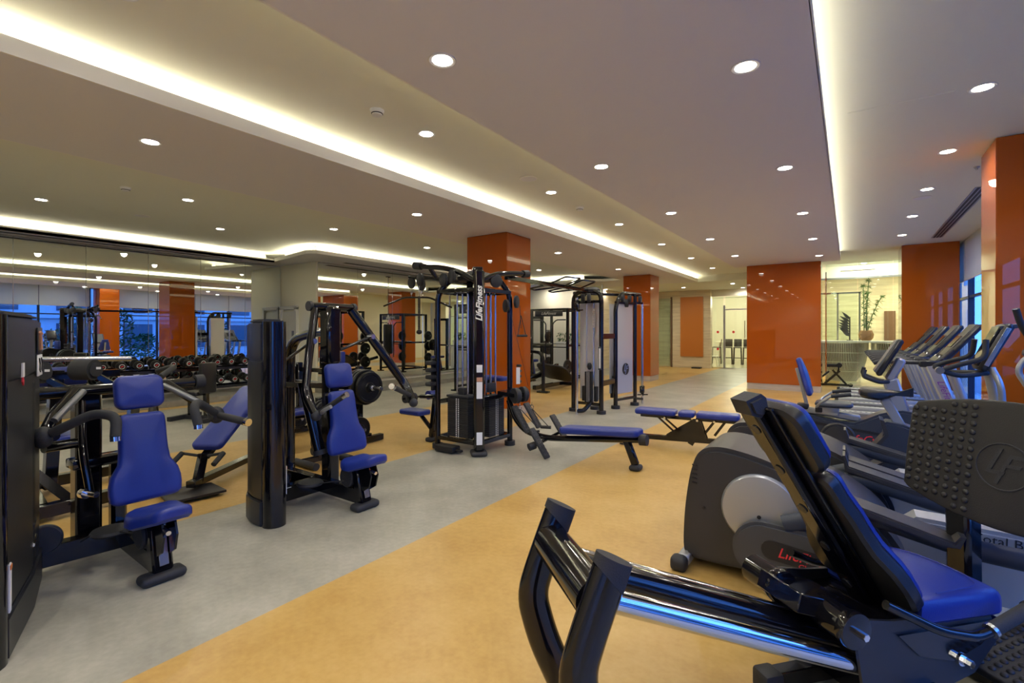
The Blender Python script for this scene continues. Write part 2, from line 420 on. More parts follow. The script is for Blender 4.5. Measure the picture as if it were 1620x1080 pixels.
# --- ceilings
def slab(name, x0, x1, y0, y1, z0, z1, m='ceiling', label=None): return struct(name, B().box(((x0 + x1) / 2, (y0 + y1) / 2, (z0 + z1) / 2), (x1 - x0, y1 - y0, z1 - z0)), m, label=label)
slab('ceiling_1', -2.54, -.17, Y0, 14.25, CZ, CZ + .06, label='lowered ceiling panel in the middle')
slab('ceiling_2', -6.30, -4.36, Y0, 17.6, CZ, CZ + .05, label='lowered ceiling panel over the row of columns')
slab('ceiling_3', -12.6, -11.9, Y0, 6.6, CZ, CZ + .05, label='lowered ceiling border along the first mirror')
struct('ceiling_4', B().prism([(-12.6, 6.6), (-11.9, 6.6), (-11.72, 6.52), (-9.95, 6.25), (-9.75, 6.35), (-9.75, 15.1), (-7.6, 15.1), (-7.0, 15.5), (-6.3, 15.5), (-6.3, 17.6), (-12.6, 17.6)], CZ, CZ + .05, Matrix(((1, 0, 0, 0), (0, 0, 1, 0), (0, 1, 0, 0), (0, 0, 0, 1)))), 'ceiling', label='lowered ceiling border around the second mirror')
slab('ceiling', -12.6, 2.6, Y0, 17.65, UZ, UZ + .1, 'ceiling_up', label='raised ceiling')
slab('ceiling_5', -8.5, -1.0, 17.6, 22.2, CZ, CZ + .3, 'ceiling_up', label='ceiling at the far end of the gym')
# panel sides
slab('trim_3', -2.56, -2.54, Y0, 14.25, CZ, UZ, 'fascia', label='left side of the middle ceiling panel')
slab('trim_4', -6.32, -6.30, Y0, 15.5, CZ, UZ, 'fascia', label='left side of the column ceiling panel')
slab('trim_20', -2.54, -.17, 14.25, 14.27, CZ, UZ, 'ceiling', label='end of the middle ceiling panel')
# lips (fascias) that hide the cove lights
slab('trim_5', -4.36, -4.34, Y0, 17.6, CZ, CZ + .115, 'fascia', label='white lip of the cove over the columns')
slab('trim_6', -.175, -.165, Y0, 14.25, CZ, CZ + .07, 'fascia', label='white lip of the right hand cove')
slab('trim_7', -11.92, -11.90, Y0, 6.6, CZ, CZ + .08, 'fascia', label='white lip of the cove by the first mirror')
def lip(name, pts, label):
    b = B()
    for p, q in zip(pts, pts[1:]): b.bar((p[0], p[1], CZ + .04), (q[0], q[1], CZ + .04), .02, .08, bev=0)
    return struct(name, b, 'fascia', label=label)
JP = [(-11.9, 6.6), (-11.72, 6.5), (-9.95, 6.23), (-9.74, 6.35), (-9.74, 15.1), (-7.6, 15.1), (-7.0, 15.5), (-6.3, 15.5)]
lip('trim_8', JP, 'white lip of the cove around the second mirror')
# risers inside the coves + LED strips
def cove(name, pts, off, label, lz=3.318, em='cove_emit'):          # pts: lip line; off: direction in which the trough lies (left normal sign)
    r = B(); l = B(); P = [Vector((*p, 0)) for p in pts]
    for p, q in zip(P, P[1:]):
        n = Vector((-(q - p).y, (q - p).x, 0)).normalized() * off
        r.bar(p + n * .24 + Vector((0, 0, 3.39)), q + n * .24 + Vector((0, 0, 3.39)), .02, .2, bev=0)
        l.bar(p + n * .10 + Vector((0, 0, lz)), q + n * .10 + Vector((0, 0, lz)), .03, .012, bev=0)
    struct('trim_' + name, r, 'ceiling_up', label='back of ' + label)
    o = l.part('cove_light', em); tag(o, label, 'light strip', 'light strips hidden in the ceiling coves')
cove('9', [(-4.35, Y0 + .1), (-4.35, 17.6)], 1, 'long warm light strip in the cove over the columns', 3.352)
cove('10', [(-.17, Y0 + .1), (-.17, 14.2)], 1, 'warm light strip in the cove left of the window ceiling', 3.308, 'cove_soft')
cove('11', [(-11.91, Y0 + .1), (-11.91, 6.5)], 1, 'warm light strip in the cove above the first mirror', 3.318, 'cove_soft')
cove('12', [(-11.72, 6.52), (-9.95, 6.25)], 1, 'short warm light strip at the corner above the door')
cove('13', [(-9.75, 6.4), (-9.75, 15.1)], 1, 'warm light strip in the cove above the second mirror')
cove('14', [(-9.7, 15.1), (-7.6, 15.1)], 1, 'warm light strip at the far end left of the columns')
for X, y1, lab in ((-2.563, 14.2, 'thin glowing strip added to brighten the left side of the middle ceiling panel'), (-6.323, 15.4, 'thin glowing strip added to brighten the left side of the column ceiling panel')):  # glowing strips added so the panel sides look brightly lit
    o = B().box((X, (Y0 + y1) / 2, 3.40), (.006, y1 - Y0 - .1, .10)).part('glow_strip', 'side_glow', sm=False); tag(o, lab, 'light strip', 'glowing strips added to the panel sides')
# ceiling slot diffusers
def slot(X, y0, y1, label, n=3, z=UZ):
    r = thing('slot_diffuser', label, 'air vent', (X, y0, z))
    B(r).box((X, (y0 + y1) / 2, z - .004), (.05 * n + .03, y1 - y0, .008)).part('frame', 'silver', r, sm=False)
    for k in range(n): B(r).box((X + (k - (n - 1) / 2) * .05, (y0 + y1) / 2, z - .008), (.03, y1 - y0 - .03, .008)).part('slot', 'dark_slot', r, sm=False)
slot(1.5, 9.0, 13.3, 'dark triple slot air diffuser beside the window')
slot(-12.1, -2, 5.9, 'dark slot air diffuser above the first mirror', 2, CZ)
slot(-10.45, 7.6, 12.0, 'dark slot air diffuser above the second mirror', 2, CZ)
# --- downlights
def make_down():
    r = thing('downlight', 'x', 'ceiling light', (0, 0, CZ))
    tr = B().revolve((0, 0, 0), (0, 0, -1), [(.062, .0), (.070, .004), (.086, .006), (.090, .003), (.090, 0)], 24).part('trim_ring', 'white', r)
    B().revolve((0, 0, 0), (0, 0, -1), [(0, .003), (.064, .003)], 20).part('lens', 'down_emit', tr, sm=False)
    return r
d0 = make_down(); used = [0]
DL = [(-2.15, 2.3 + 2.44 * k, CZ, 'left row of the middle ceiling panel') for k in range(-3, 5)] + [(-.56, 3.5 + 2.4 * k, CZ, 'right row of the middle ceiling panel') for k in range(-3, 5)]
DL += [(-5.28, y, CZ, 'lowered panel over the columns') for y in (-1.6, 1.75, 5.1, 9.36, 12.77)] + [(-3.45, 1.0 + 2.46 * k, UZ, 'raised strip between the two lowered panels') for k in range(-2, 7)] + [(-3.45, 18.9, CZ, 'far ceiling'), (-3.44, 20.9, CZ, 'far ceiling'), (-5.35, 19.5, CZ, 'far ceiling')]
DL += [(-8.1, 3.16 + 2.49 * k, UZ, 'right row of the raised ceiling near the mirrors') for k in range(-2, 5)] + [(-9.87, 1.9 + 2.5 * k, UZ, 'left row of the raised ceiling near the mirrors') for k in range(-2, 2)]
DL += [(.885, y, UZ, 'row beside the window') for y in (-2, .2, 2.3, 5.37, 7.05, 8.75, 10.65, 12.61)]
DL += [(-9.15, 15.35, CZ, 'far left border, added to light the wall'), (-8.0, 15.35, CZ, 'far left border, added to light the wall')]  # extra pair of downlights added to brighten the far cream wall
DL += [(-8.2, 18.5, CZ, 'far ceiling'), (-6.9, 18.9, CZ, 'far ceiling')]
from collections import Counter
CN = Counter(); ORD = ['nearest', 'second', 'third', 'fourth', 'fifth', 'sixth', 'seventh', 'eighth', 'ninth']
for x, y, z, row in DL:
    vis = y > .5; k = CN[row]; 
    if vis: CN[row] += 1
    lab = ('round downlight nearest the viewer in the %s' % row) if k == 0 else 'round downlight, %s in the %s' % (ORD[min(k, 8)], row.replace('raised strip between the two lowered panels', 'raised strip').replace('raised ceiling near the mirrors', 'ceiling near the mirrors'))
    if not vis: lab = 'round recessed downlight behind the viewer'
    if not used[0]: d0.location = (x, y, z); d0['label'] = lab; d0['group'] = 'round recessed downlights'; used[0] = 1
    else: copy_tree(d0, (x, y, z), 0, lab, 'round recessed downlights')
    L = bpy.data.lights.new('downlight_lamp', 'SPOT'); L.energy = DOWN_W; L.color = (1, .94, .80); L.spot_size = radians(174); L.spot_blend = .9; L.shadow_soft_size = .06
    lo = bpy.data.objects.new('downlight_lamp', L); COL.objects.link(lo); lo.location = (x, y, z - .02)
# --- smoke detectors, speakers, hatch
def detector(x, y, z, lab):
    r = thing('smoke_detector', lab, 'smoke detector', (x, y, z))
    B().revolve((0, 0, 0), (0, 0, -1), [(.062, 0), (.062, .012), (.05, .03), (.046, .032), (.046, .046), (.03, .052), (0, .052)], 20).part('housing', 'white', r)
    B().torus((0, 0, -.033), (0, 0, 1), .047, .005, 18, 6).part('vent_ring', 'dark_slot', r)
detector(-3.44, 2.84, UZ, 'white smoke detector near the cove in the raised strip')
detector(-8.1, 2.4, UZ, 'white smoke detector on the raised ceiling above the left machine')
detector(-3.5, 6.9, UZ, 'white smoke detector further along the raised strip')
def speaker(x, y, z, lab):
    r = thing('ceiling_speaker', lab, 'speaker', (x, y, z))
    B().revolve((0, 0, 0), (0, 0, -1), [(.115, 0), (.115, .004), (.10, .006)], 28).part('rim', 'fascia', r)
    B().revolve((0, 0, 0), (0, 0, -1), [(.10, .006), (.0, .006)], 28).part('grille', 'ceiling', r)
speaker(-3.38, 5.22, UZ, 'round flush ceiling speaker in the raised strip'); speaker(-9.83, 3.14, UZ, 'round flush ceiling speaker near the mirrors'); speaker(.88, 9.27, UZ, 'round flush ceiling speaker beside the window')
o = B().box((.35, 5.55, UZ - .002), (.72, .5, .004)).box((.35, 5.55, UZ - .003), (.70, .48, .005)).part('access_hatch', 'ceiling_up', sm=False); tag(o, 'flush square access hatch in the ceiling near the window', 'hatch')
o = B().revolve((1.25, 7.9, UZ), (0, 0, -1), [(.03, 0), (.03, .01), (.012, .02), (.012, .035), (0, .035)], 12).part('sprinkler', 'silver'); tag(o, 'small sprinkler head beside the window slot', 'sprinkler')
# --- columns clad in orange back-painted glass
def column(x0, x1, y0, y1, lab, top=CZ):
    r = thing('column', lab, 'column', ((x0 + x1) / 2, (y0 + y1) / 2, 0), kind='structure')
    pl = .16; B(r).box(((x0 + x1) / 2, (y0 + y1) / 2, pl / 2), (x1 - x0 - .01, y1 - y0 - .01, pl)).part('plinth', 'plinth', r, sm=False)
    for (cx, cy, sx_, sy_) in (((x0 + x1) / 2, y0, x1 - x0, .012), ((x0 + x1) / 2, y1, x1 - x0, .012), (x0, (y0 + y1) / 2, .012, y1 - y0 - .014), (x1, (y0 + y1) / 2, .012, y1 - y0 - .014)):
        B(r).box((cx, cy, (pl + top - .006) / 2), (sx_, sy_, top - pl - .006)).part('glass_panel', 'orange_glass', r, sm=False)
    B(r).box(((x0 + x1) / 2, (y0 + y1) / 2, top / 2), (x1 - x0 - .03, y1 - y0 - .03, top)).part('core', 'brown_wood', r, sm=False)
column(-5.79, -4.90, 6.87, 7.63, 'orange glass clad column behind the cable tower')
column(-5.79, -4.94, 14.42, 15.22, 'orange glass clad column far behind the pulley station')
column(-2.22, -.57, 14.1, 14.9, 'widest orange glass clad column in front of the lobby')
column(.99, 1.96, 14.1, 15.0, 'orange glass clad column behind the treadmills', UZ)
column(1.23, 2.07, 6.83, 7.5, 'orange glass clad column at the right edge by the window', UZ)
column(1.23, 2.07, -.6, .1, 'orange glass clad window column behind the viewer', UZ)
# --- window wall on the right, X = 2.12
r = thing('window_1', 'dark framed floor to ceiling windows with cream roller blinds', None, (2.12, 4, 0), kind='structure')
ys = [-5.4, -3.9, -2.3, -.7, .2, 1.9, 3.5, 5.1, 6.7, 7.6, 9.2, 10.8, 12.4, 14.0, 15.6]
for a, b_ in zip(ys, ys[1:]):
    if b_ - a < 1.1: continue
    B(r).box((2.15, (a + b_) / 2, 1.72), (.012, b_ - a - .06, 3.3)).part('pane', 'glass_window', r, sm=False)
    B(r).box((2.04, (a + b_) / 2, 3.03), (.012, b_ - a - .02, .86)).part('blind', 'blind', r, sm=False)
    B(r).cyl((2.04, a + .04, 2.60), (2.04, b_ - .04, 2.60), .014, 8).part('blind_bar', 'white', r)
for y in ys: B(r).box((2.13, y, 1.73), (.10, .07, 3.46)).part('mullion', 'frame_dark', r, sm=False)
B(r).box((2.13, 5.1, .05), (.12, 21.0, .10)).part('sill', 'frame_dark', r, sm=False)
B(r).box((2.13, 5.1, 2.25), (.07, 21.0, .05)).part('transom', 'frame_dark', r, sm=False)
B(r).box((2.13, 5.1, 3.42), (.12, 21.0, .10)).part('head', 'frame_dark', r, sm=False)
struct('wall_far_left', B().box((-8.35, 18.6, 1.75), (.2, 5.4, 3.6)), 'travertine', label='travertine wall left of the far corridor')
struct('wall_right', B().box((2.2, 16.2, 1.75), (.2, 1.1, 3.6)), 'cream', label='end of the window wall')
for (y, ln) in ((3.35, 6.5), (10.8, 6.4), (-3.0, 4.6)):
    L = bpy.data.lights.new('window_portal', 'AREA'); L.shape = 'RECTANGLE'; L.size = ln; L.size_y = 3.2; L.cycles.is_portal = True
    lo = bpy.data.objects.new('window_portal', L); COL.objects.link(lo); lo.location = (2.3, y, 1.7); lo.rotation_euler = (radians(90), 0, radians(90))
# --- outside
struct('ground_outside', B().box((22, 6, -.25), (39, 60, .2)), 'paving', label='paved terrace outside the windows')
bld = thing('building', 'pale building with dark windows across the terrace', 'building', (16, 8, -.15))
B(bld).box((16.5, 8, 2.6), (1, 44, 5.5)).part('wall', 'facade', bld, sm=False)
for k in range(12):
    for z in (1.2, 3.7): B(bld).box((15.98, -11 + k * 3.4, z), (.06, 1.7, 1.7)).part('window', 'facade_glass', bld, sm=False)
B(bld).box((15.9, 8, 2.45), (.3, 44, .18)).part('ledge', 'facade', bld, sm=False)
def shrub(x, y, h_, rr, lab, m='hedge'):
    b = B(); rnd = random.Random(int(x * 31 + y * 17)); 
    for i in range(260):
        a = rnd.uniform(0, 2 * pi); q = rnd.uniform(0, 1) ** .5 * rr; z = rnd.uniform(.1, 1) * h_; q *= (1.15 - z / h_ * .7)
        c = Vector((x + cos(a) * q, y + sin(a) * q, z)); d1 = Vector((rnd.uniform(-1, 1), rnd.uniform(-1, 1), rnd.uniform(-.4, 1))).normalized() * .13; d2 = d1.cross(Vector((rnd.uniform(-1, 1), .3, .4))).normalized() * .045
        b.quad(c - d1, c + d2, c + d1, c - d2)
    r = thing('shrub', lab, 'plant', (x, y, -.15)); B(r).tube([(x, y, -.15), (x, y, h_ * .8)], .03, 6).part('stem', 'brown_wood', r)
    b2 = B(r); b2.bm.free(); b2.bm = b.bm; bmesh.ops.transform(b2.bm, matrix=root_matrix(r).inverted(), verts=b2.bm.verts[:]); o = b2.part('foliage', m, r, sm=False); o['kind'] = 'stuff'
for i, (x, y, h_, rr) in enumerate([(4.6, 5.0, 2.2, .6), (5.2, 6.3, 1.6, .7), (4.4, 8.6, 2.6, .6), (5.4, 9.8, 1.4, .8), (4.8, 11.6, 2.8, .6), (5.2, 3.4, 1.9, .7), (7, 7.3, 3.4, .8), (4.5, 13.2, 2.0, .6), (5.5, 1.6, 2.2, .7), (4.5, -.5, 1.6, .6)]):
    shrub(x, y, h_, rr, '%s green bush outside, %s' % ('tall' if h_ >= 2 else 'low', ['in front of the second window bay', 'left of the closed parasol', 'right of the closed parasol', 'low by the third bay', 'beyond the last treadmill', 'near the cross trainers', 'slender one further out', 'at the end column', 'beside the leg press window', 'behind the viewer'][i]))
r = thing('parasol', 'closed purple parasol on the terrace', 'parasol', (8.2, 9.0, -.15))
B().cyl((0, 0, 0), (0, 0, 2.9), .03, 8).part('pole', 'silver', r)
B().revolve((0, 0, 0), (0, 0, 1), [(.05, 2.85), (.12, 2.5), (.22, 1.6), (.30, 1.0), (.2, .95), (.03, 1.0)], 10).part('canopy', 'parasol', r, sm=False)
B().box((0, 0, .03), (.5, .5, .06), bev=.01).part('base', 'paving', r)
# ============================================================ glazing at the far end, lobby and cafe
r = thing('window_2', 'frameless glass wall of the lobby between two orange columns', None, (.2, 14.5, 0), kind='structure')
for a, b_, top in ((-.56, .2, 3.45), (.205, .985, 3.46), (.99, 2.08, 3.46)):
    B(r).box(((a + b_) / 2, 16.72, top / 2 + .01), (b_ - a - .01, .012, top - .02)).part('pane', 'glass', r, sm=False)
B(r).box((-.545, 16.7, 1.62), (.03, .03, 3.22)).part('edge_post', 'chrome', r, sm=False)
B(r).box((.20, 16.72, 3.235), (.8, .02, .02)).part('top_rail', 'steel', r, sm=False)
struct('wall_lobby_back', B().box((.7, 20.6, 1.75), (3.4, .3, 3.5)), 'travertine', label='pale travertine wall of the lobby')
struct('wall_lobby_side', B().box((2.4, 18.8, 1.75), (.15, 4.2, 3.5)), 'cream', label='side wall of the lobby')
struct('wall_lobby_left', B().box((-1.0, 17.9, 2.0), (.15, 6.2, 4.0)), 'cream', label='wall between lobby and gym corridor')
struct('ceiling_lobby', B().box((.7, 19.2, 3.55), (3.5, 3.2, .1)), 'ceiling_up', label='lobby ceiling')
struct('trim_15', B().box((.7, 17.55, 3.32), (3.3, .05, .42)), 'cream', label='dropped beam across the lobby')
struct('trim_16', B().box((.7, 17.5, 3.1), (3.3, .06, .05)), 'silver_dark', label='dark track under the lobby beam')
struct('trim_17', B().box((1.12, 20.42, 1.1), (.30, .06, 2.2)), 'brown_wood', label='brown door in the travertine wall')
for i, (x, y) in enumerate(((.35, 17.12), (1.9, 17.12), (.6, 18.8), (1.7, 18.8), (1.9, 20.0), (-.2, 19.4))):
    copy_tree(d0, (x, y, 3.47 if y < 17.5 else 3.5), 0, 'round downlight in the lobby ceiling, %s' % ['near the glass wall on the left', 'near the glass wall on the right', 'over the reception desk', 'over the right part of the desk', 'far right by the side wall', 'in the far left corner'][i], 'round recessed downlights')
    L = bpy.data.lights.new('downlight_lamp', 'SPOT'); L.energy = DOWN_W * (1.0 if y < 17.5 else 1.6); L.color = (1, .87, .64); L.spot_size = radians(150); L.spot_blend = .9; L.shadow_soft_size = .06
    lo = bpy.data.objects.new('downlight_lamp', L); COL.objects.link(lo); lo.location = (x, y, 3.40)
for (x, y, sx_, sy_, e) in ((.8, 19.0, 2.0, 1.2, 45), (.6, 16.95, 2.0, .3, 45)):  # fill lights added to brighten the lobby and the desk front
    L = bpy.data.lights.new('lobby_fill_light', 'AREA'); L.shape = 'RECTANGLE'; L.size = sx_; L.size_y = sy_; L.energy = e; L.color = (1, .93, .74)
    lo = bpy.data.objects.new('lobby_fill_light', L); COL.objects.link(lo); lo.location = (x, y, 3.42); lo.rotation_euler.x = radians(28) if y < 17.5 else 0
# glass screens behind the desk
r = thing('glass_screen', 'glass partition with metal posts behind the reception desk', 'partition', (-.2, 19.6, 0))
for a, b_ in ((-.9, -.32), (-.30, .28)): B(r).box(((a + b_) / 2, 19.6, 1.4), (b_ - a - .02, .012, 2.75)).part('pane', 'glass', r, sm=False)
for x in (-.31, .29): B(r).box((x, 19.6, 1.4), (.05, .05, 2.8)).part('post', 'steel', r, sm=False)
B(r).box((-.3, 19.6, 2.8), (1.25, .05, .05)).part('top_rail', 'chrome', r, sm=False)
# reception desk: two woven bowl-shaped bodies
r = thing('reception_desk', 'cream woven reception desk with curved bowl-shaped bodies', 'desk', (.6, 17.8, 0))
B(r).prism([(-.9, 17.45), (2.3, 17.45), (2.3, 18.2), (-.9, 18.2)], -1.24, -1.19, Matrix(((1, 0, 0, 0), (0, 0, 1, 0), (0, -1, 0, 0), (0, 0, 0, 1)))).part('desk_top', 'white', r, sm=False)
def woven(cx, cy, rx, ry, r0, lab):
    b = B(r); n = 46
    def pt(a, z):
        k = r0 + (1 - r0) * (1 - (1 - z / 1.18) ** 2.2); return (cx + cos(a) * rx * k, cy - sin(a) * ry * k, .02 + z)
    for i in range(n + 1):
        a = pi * i / n
        b.tube([pt(a, z) for z in (0, .15, .35, .6, .9, 1.17)], .011, 4, caps=False)
    for z in (.02, .3, .58, .86, 1.15): b.tube([pt(pi * i / 40, z) for i in range(41)], .010, 4)
    o = b.part('woven_strands', 'rattan', r, label=lab); o['kind'] = 'stuff'
    bb = B(r); vs = []; fs = []
    for i in range(25):
        for z in (0, .2, .5, .85, 1.15): p = pt(pi * i / 24, z); vs.append((cx + (p[0] - cx) * .86, cy + (p[1] - cy) * .86, p[2]))
    for i in range(24):
        for j in range(4): fs.append((i * 5 + j, i * 5 + 5 + j, i * 5 + 6 + j, i * 5 + 1 + j))
    bb.add(vs, fs); bb.part('inner_shell', 'brown_wood', r)
woven(-.18, 17.95, .66, .5, .55, 'left woven bowl'); woven(1.42, 17.95, .88, .62, .5, 'right woven bowl')
# wicker basket with bamboo
r = thing('basket_planter', 'round wicker basket holding the bamboo on the desk', 'basket', (.42, 17.8, 1.247))
b = B()
for i in range(30):
    a = i * 2 * pi / 30
    for sgn in (1, -1): b.tube([(cos(a + sgn * t * .9) * q, sin(a + sgn * t * .9) * q, z) for t, q, z in ((0, .10, 0), (.3, .17, .08), (.6, .185, .18), (1, .14, .30))], .006, 4)
o = b.part('wicker_weave', 'wicker', r); o['kind'] = 'stuff'
B().revolve((0, 0, .01), (0, 0, 1), [(0, 0), (.07, 0), (.12, .08), (.13, .17), (.10, .27), (0, .27)], 18).part('pot', 'brown_wood', r)
r = thing('bamboo_plant', 'tall green bamboo plant standing in the wicker basket', 'plant', (.42, 17.8, 1.53)); rnd = random.Random(5)
can = [((-.05, 0), (-.07, 1.35)), ((.0, .02), (.06, 1.5)), ((.04, -.02), (.36, 1.0)), ((.02, .03), (.02, 1.1))]
bl = B()
for (x0, y0), (dx, h_) in can:
    b = B(); pts = [(x0 + (dx - x0) * t ** 1.4, y0, h_ * t) for t in [k / 8 for k in range(9)]]; b.tube(pts, .013, 6)
    for p in pts[1:]: b.torus(p, (0, 0, 1), .013, .004, 8, 4)
    b.part('cane', 'cane', r)
    for p in pts[1:]:
        for q in range(12 if p != pts[-1] else 20):
            d = Vector((rnd.uniform(-1, 1), rnd.uniform(-1, 1), rnd.uniform(-.5, .7))).normalized(); L_ = rnd.uniform(.08, .17); s_ = d.cross(Vector((0, 0, 1))).normalized() * .013; c = Vector(p)
            bl.quad(c, c + d * L_ * .4 + s_, c + d * L_ + Vector((0, 0, -.03)), c + d * L_ * .4 - s_)
o = bl.part('leaves', 'leaf', r, sm=False); o['kind'] = 'stuff'
# agave-like dark sculpture
r = thing('agave_sculpture', 'dark spiky leaf sculpture on the desk behind the glass', 'sculpture', (.0, 17.95, 1.24))
for i in range(16):
    a = radians(100 + (i % 8) * 24); t = .22 + .12 * (i // 8); z = .12 + .075 * (i % 8)
    d = Vector((cos(a) * .6 - .35, (i // 8 - .5) * .5, .45)).normalized(); c = Vector((.02, 0, z)); s_ = Vector((-d.z, 0, d.x)) * .05
    B().add([c, c + d * t * .45 + s_, c + d * t, c + d * t * .45 - s_, c + d * t * .45 + Vector((0, .015, 0))], [(0, 1, 4), (1, 2, 4), (2, 3, 4), (3, 0, 4), (0, 3, 2, 1)]).part('leaf_blade', 'leaf_dark', r, sm=False)
B().cyl((0.02, 0, 0), (.02, 0, .72), .02, 8).box((.02, 0, .01), (.16, .14, .02)).part('stand', 'leaf_dark', r)
# ---- travertine pier with orange panel, cafe
struct('wall_pier', B().box((-5.45, 21.15, 1.63), (1.55, .3, 3.26)), 'travertine', label='travertine pier with an orange panel')
o = B().box((-5.42, 20.975, 1.72), (.92, .04, 2.5), bev=.006).part('orange_panel', 'orange_panel', sm=False); tag(o, 'tall narrow orange glass panel on the travertine pier', 'wall panel')
o = B().box((-5.15, 20.7, .03), (.36, .28, .05), bev=.01).part('foot_scale', 'leaf_dark', sm=False); tag(o, 'small dark mat on the floor below the orange panel', 'mat')
r = thing('door_2', 'chrome framed glass doors leading to the cafe', None, (-3.4, 21.3, 0), kind='structure')
for a, b_, z0, z1 in ((-4.7, -4.24, .03, 2.95), (-4.16, -3.35, .03, 2.38), (-3.33, -2.3, .03, 2.38), (-4.16, -2.3, 2.46, 2.95)):
    pn = B(r).box(((a + b_) / 2, 21.3, (z0 + z1) / 2), (b_ - a, .012, z1 - z0)).part('pane', 'glass', r, sm=False)
    if z0 < .1 and a > -4.5 and b_ < -3: DP = pn
B(r).box((-4.2, 21.3, 1.3), (.07, .07, 2.6)).part('door_post', 'silver', r, sm=False)
B(r).box((-3.25, 21.3, 2.42), (1.95, .06, .05)).part('door_rail', 'silver', r, sm=False)
B(r).box((-3.5, 21.3, 3.0), (2.5, .06, .06)).part('head_rail', 'chrome', r, sm=False)
B(r).box((-4.3, 21.3, .02), (.9, .08, .03)).part('threshold', 'chrome', r, sm=False)
for x in (-3.42, -3.24): B(r).tube([(x, 21.2, 1.25), (x, 21.2, 1.95)], .02, 8).part('handle', 'chrome', DP)
for (x, z) in ((-4.45, 1.5), (-3.85, 1.5), (-4.45, .8)): B(r).cyl((x, 21.285, z), (x, 21.29, z), .05, 16).part('sticker', 'red_print', r)
struct('trim_18', B().box((-4.9, 21.3, 3.12), (9, .1, .3)), 'cream', label='header above the far glazing')
struct('wall_cafe_back', B().box((-3.5, 28.5, 1.7), (11, .2, 3.5)), 'cream', label='cream back wall of the cafe')
struct('wall_cafe_left', B().box((-8.2, 25, 1.7), (.2, 8, 3.5)), 'cream', label='left wall of the cafe')
struct('wall_cafe_right', B().box((1.6, 25, 1.7), (.2, 8, 3.5)), 'cream', label='right wall of the cafe')
struct('wall_corridor_right', B().box((-.9, 21.2, 1.7), (2.6, .2, 3.5)), 'cream', label='cream wall right of the glass doors')
struct('ceiling_cafe', B().box((-3.5, 25, 3.4), (11.5, 8, .1)), 'ceiling_up', label='cafe ceiling')
for i, (x, y) in enumerate(((-5.5, 23.2), (-3.6, 23.6), (-4.5, 26))):
    L = bpy.data.lights.new('cafe_lamp', 'POINT'); L.energy = 110; L.color = (1, .88, .66); L.shadow_soft_size = .12
    lo = bpy.data.objects.new('cafe_lamp', L); COL.objects.link(lo); lo.location = (x, y, 2.9)
def bar_stool():
    r = thing('bar_stool', 'x', 'bar stool')
    B().box((0, 0, .78), (.34, .38, .04), bev=.012).part('seat', 'stool_dark', r)
    B().box((0, .19, .99), (.33, .03, .36), (radians(-8), 0, 0), bev=.012).part('backrest', 'stool_dark', r)
    for x in (-.145, .145):
        for y in (-.17, .17): B().bar((x, y, .77), (x * 1.15, y * 1.15, 0), .035, .035).part('leg', 'stool_dark', r)
    b = B()
    for x in (-.16, .16): b.bar((x, -.185, .3), (x, .185, .3), .02, .02)
    for y in (-.185, .185): b.bar((-.185, y, .3), (.185, y, .3), .02, .02)
    b.part('footrest', 'stool_dark', r); return r
st = bar_stool(); SP = [(-5.15, 24.4, -1.4, 'dark bar stool seen from the side, leftmost in the cafe'), (-4.62, 24.3, .1, 'dark bar stool, second from the left in the cafe'), (-4.22, 24.3, .1, 'dark bar stool, third from the left in the cafe'), (-3.82, 24.3, .1, 'dark bar stool, fourth from the left in the cafe'), (-3.40, 24.3, .1, 'dark bar stool beside the glass door handles')]
for i, (x, y, a, lab) in enumerate(SP):
    if i == 0: st.location = (x, y, 0); st.rotation_euler.z = a; st['label'] = lab; st['group'] = 'dark bar stools in the cafe'
    else: copy_tree(st, (x, y, 0), a, lab)
r = thing('high_table', 'long pale high table behind the bar stools in the cafe', 'table', (-4.0, 25.1, 0))
B().box((0, 0, 1.02), (2.6, .6, .05), bev=.008).part('table_top', 'cream', r)
for x in (-1.1, 1.1): B().box((x, 0, .5), (.08, .5, 1.0)).part('leg', 'steel', r)
r = thing('side_chair', 'white openwork chair just behind the glass of the cafe', 'chair', (-4.85, 22.2, 0))
B().box((0, 0, .45), (.42, .42, .03), bev=.01).part('seat', 'white', r)
b = B()
for k in range(6): b.tube([(-.18 + k * .07, .2, .46), (-.2 + k * .08, .26, .9)], .008, 6)
b.tube([(-.2, .26, .9), (0, .27, .94), (.2, .26, .9)], .012, 6); b.part('backrest', 'white', r)
for x in (-.18, .18):
    for y in (-.18, .18): B().tube([(x, y, .45), (x * 1.2, y * 1.2, 0)], .014, 6).part('leg', 'white', r)
# glazing left of the pier and beside the white wall
r = thing('window_3', 'tall glass panes at the far left of the gym', None, (-6.8, 15.9, 0), kind='structure')
B(r).box((-7.7, 15.95, 1.6), (.9, .012, 3.1)).part('pane', 'glass', r, sm=False)
for x in (-8.2, -7.2): B(r).box((x, 15.95, 1.6), (.05, .06, 3.2)).part('post', 'steel', r, sm=False)
r = thing('door_3', 'frameless glass leaf with a dark edge left of the travertine pier', None, (-6.5, 21.1, 0), kind='structure')
B(r).box((-6.75, 21.0, 1.5), (.95, .012, 2.9)).part('pane', 'glass', r, sm=False); B(r).box((-6.27, 21.0, 1.5), (.06, .06, 3.0)).part('door_post', 'brown_wood', r, sm=False)
r = thing('wall_cabinet', 'low white cabinet against the far wall behind the rack', 'cabinet', (-8.55, 15.3, 0))
B().box((0, 0, .45), (1.0, .45, .88), bev=.006).part('body', 'white_cab', r, sm=False)
for x in (-.25, .25): B().box((x, -.232, .45), (.47, .018, .82), bev=.003).part('door', 'white_cab', r, sm=False)
B().box((0, 0, .9), (1.04, .48, .03), bev=.004).part('worktop', 'white', r, sm=False)
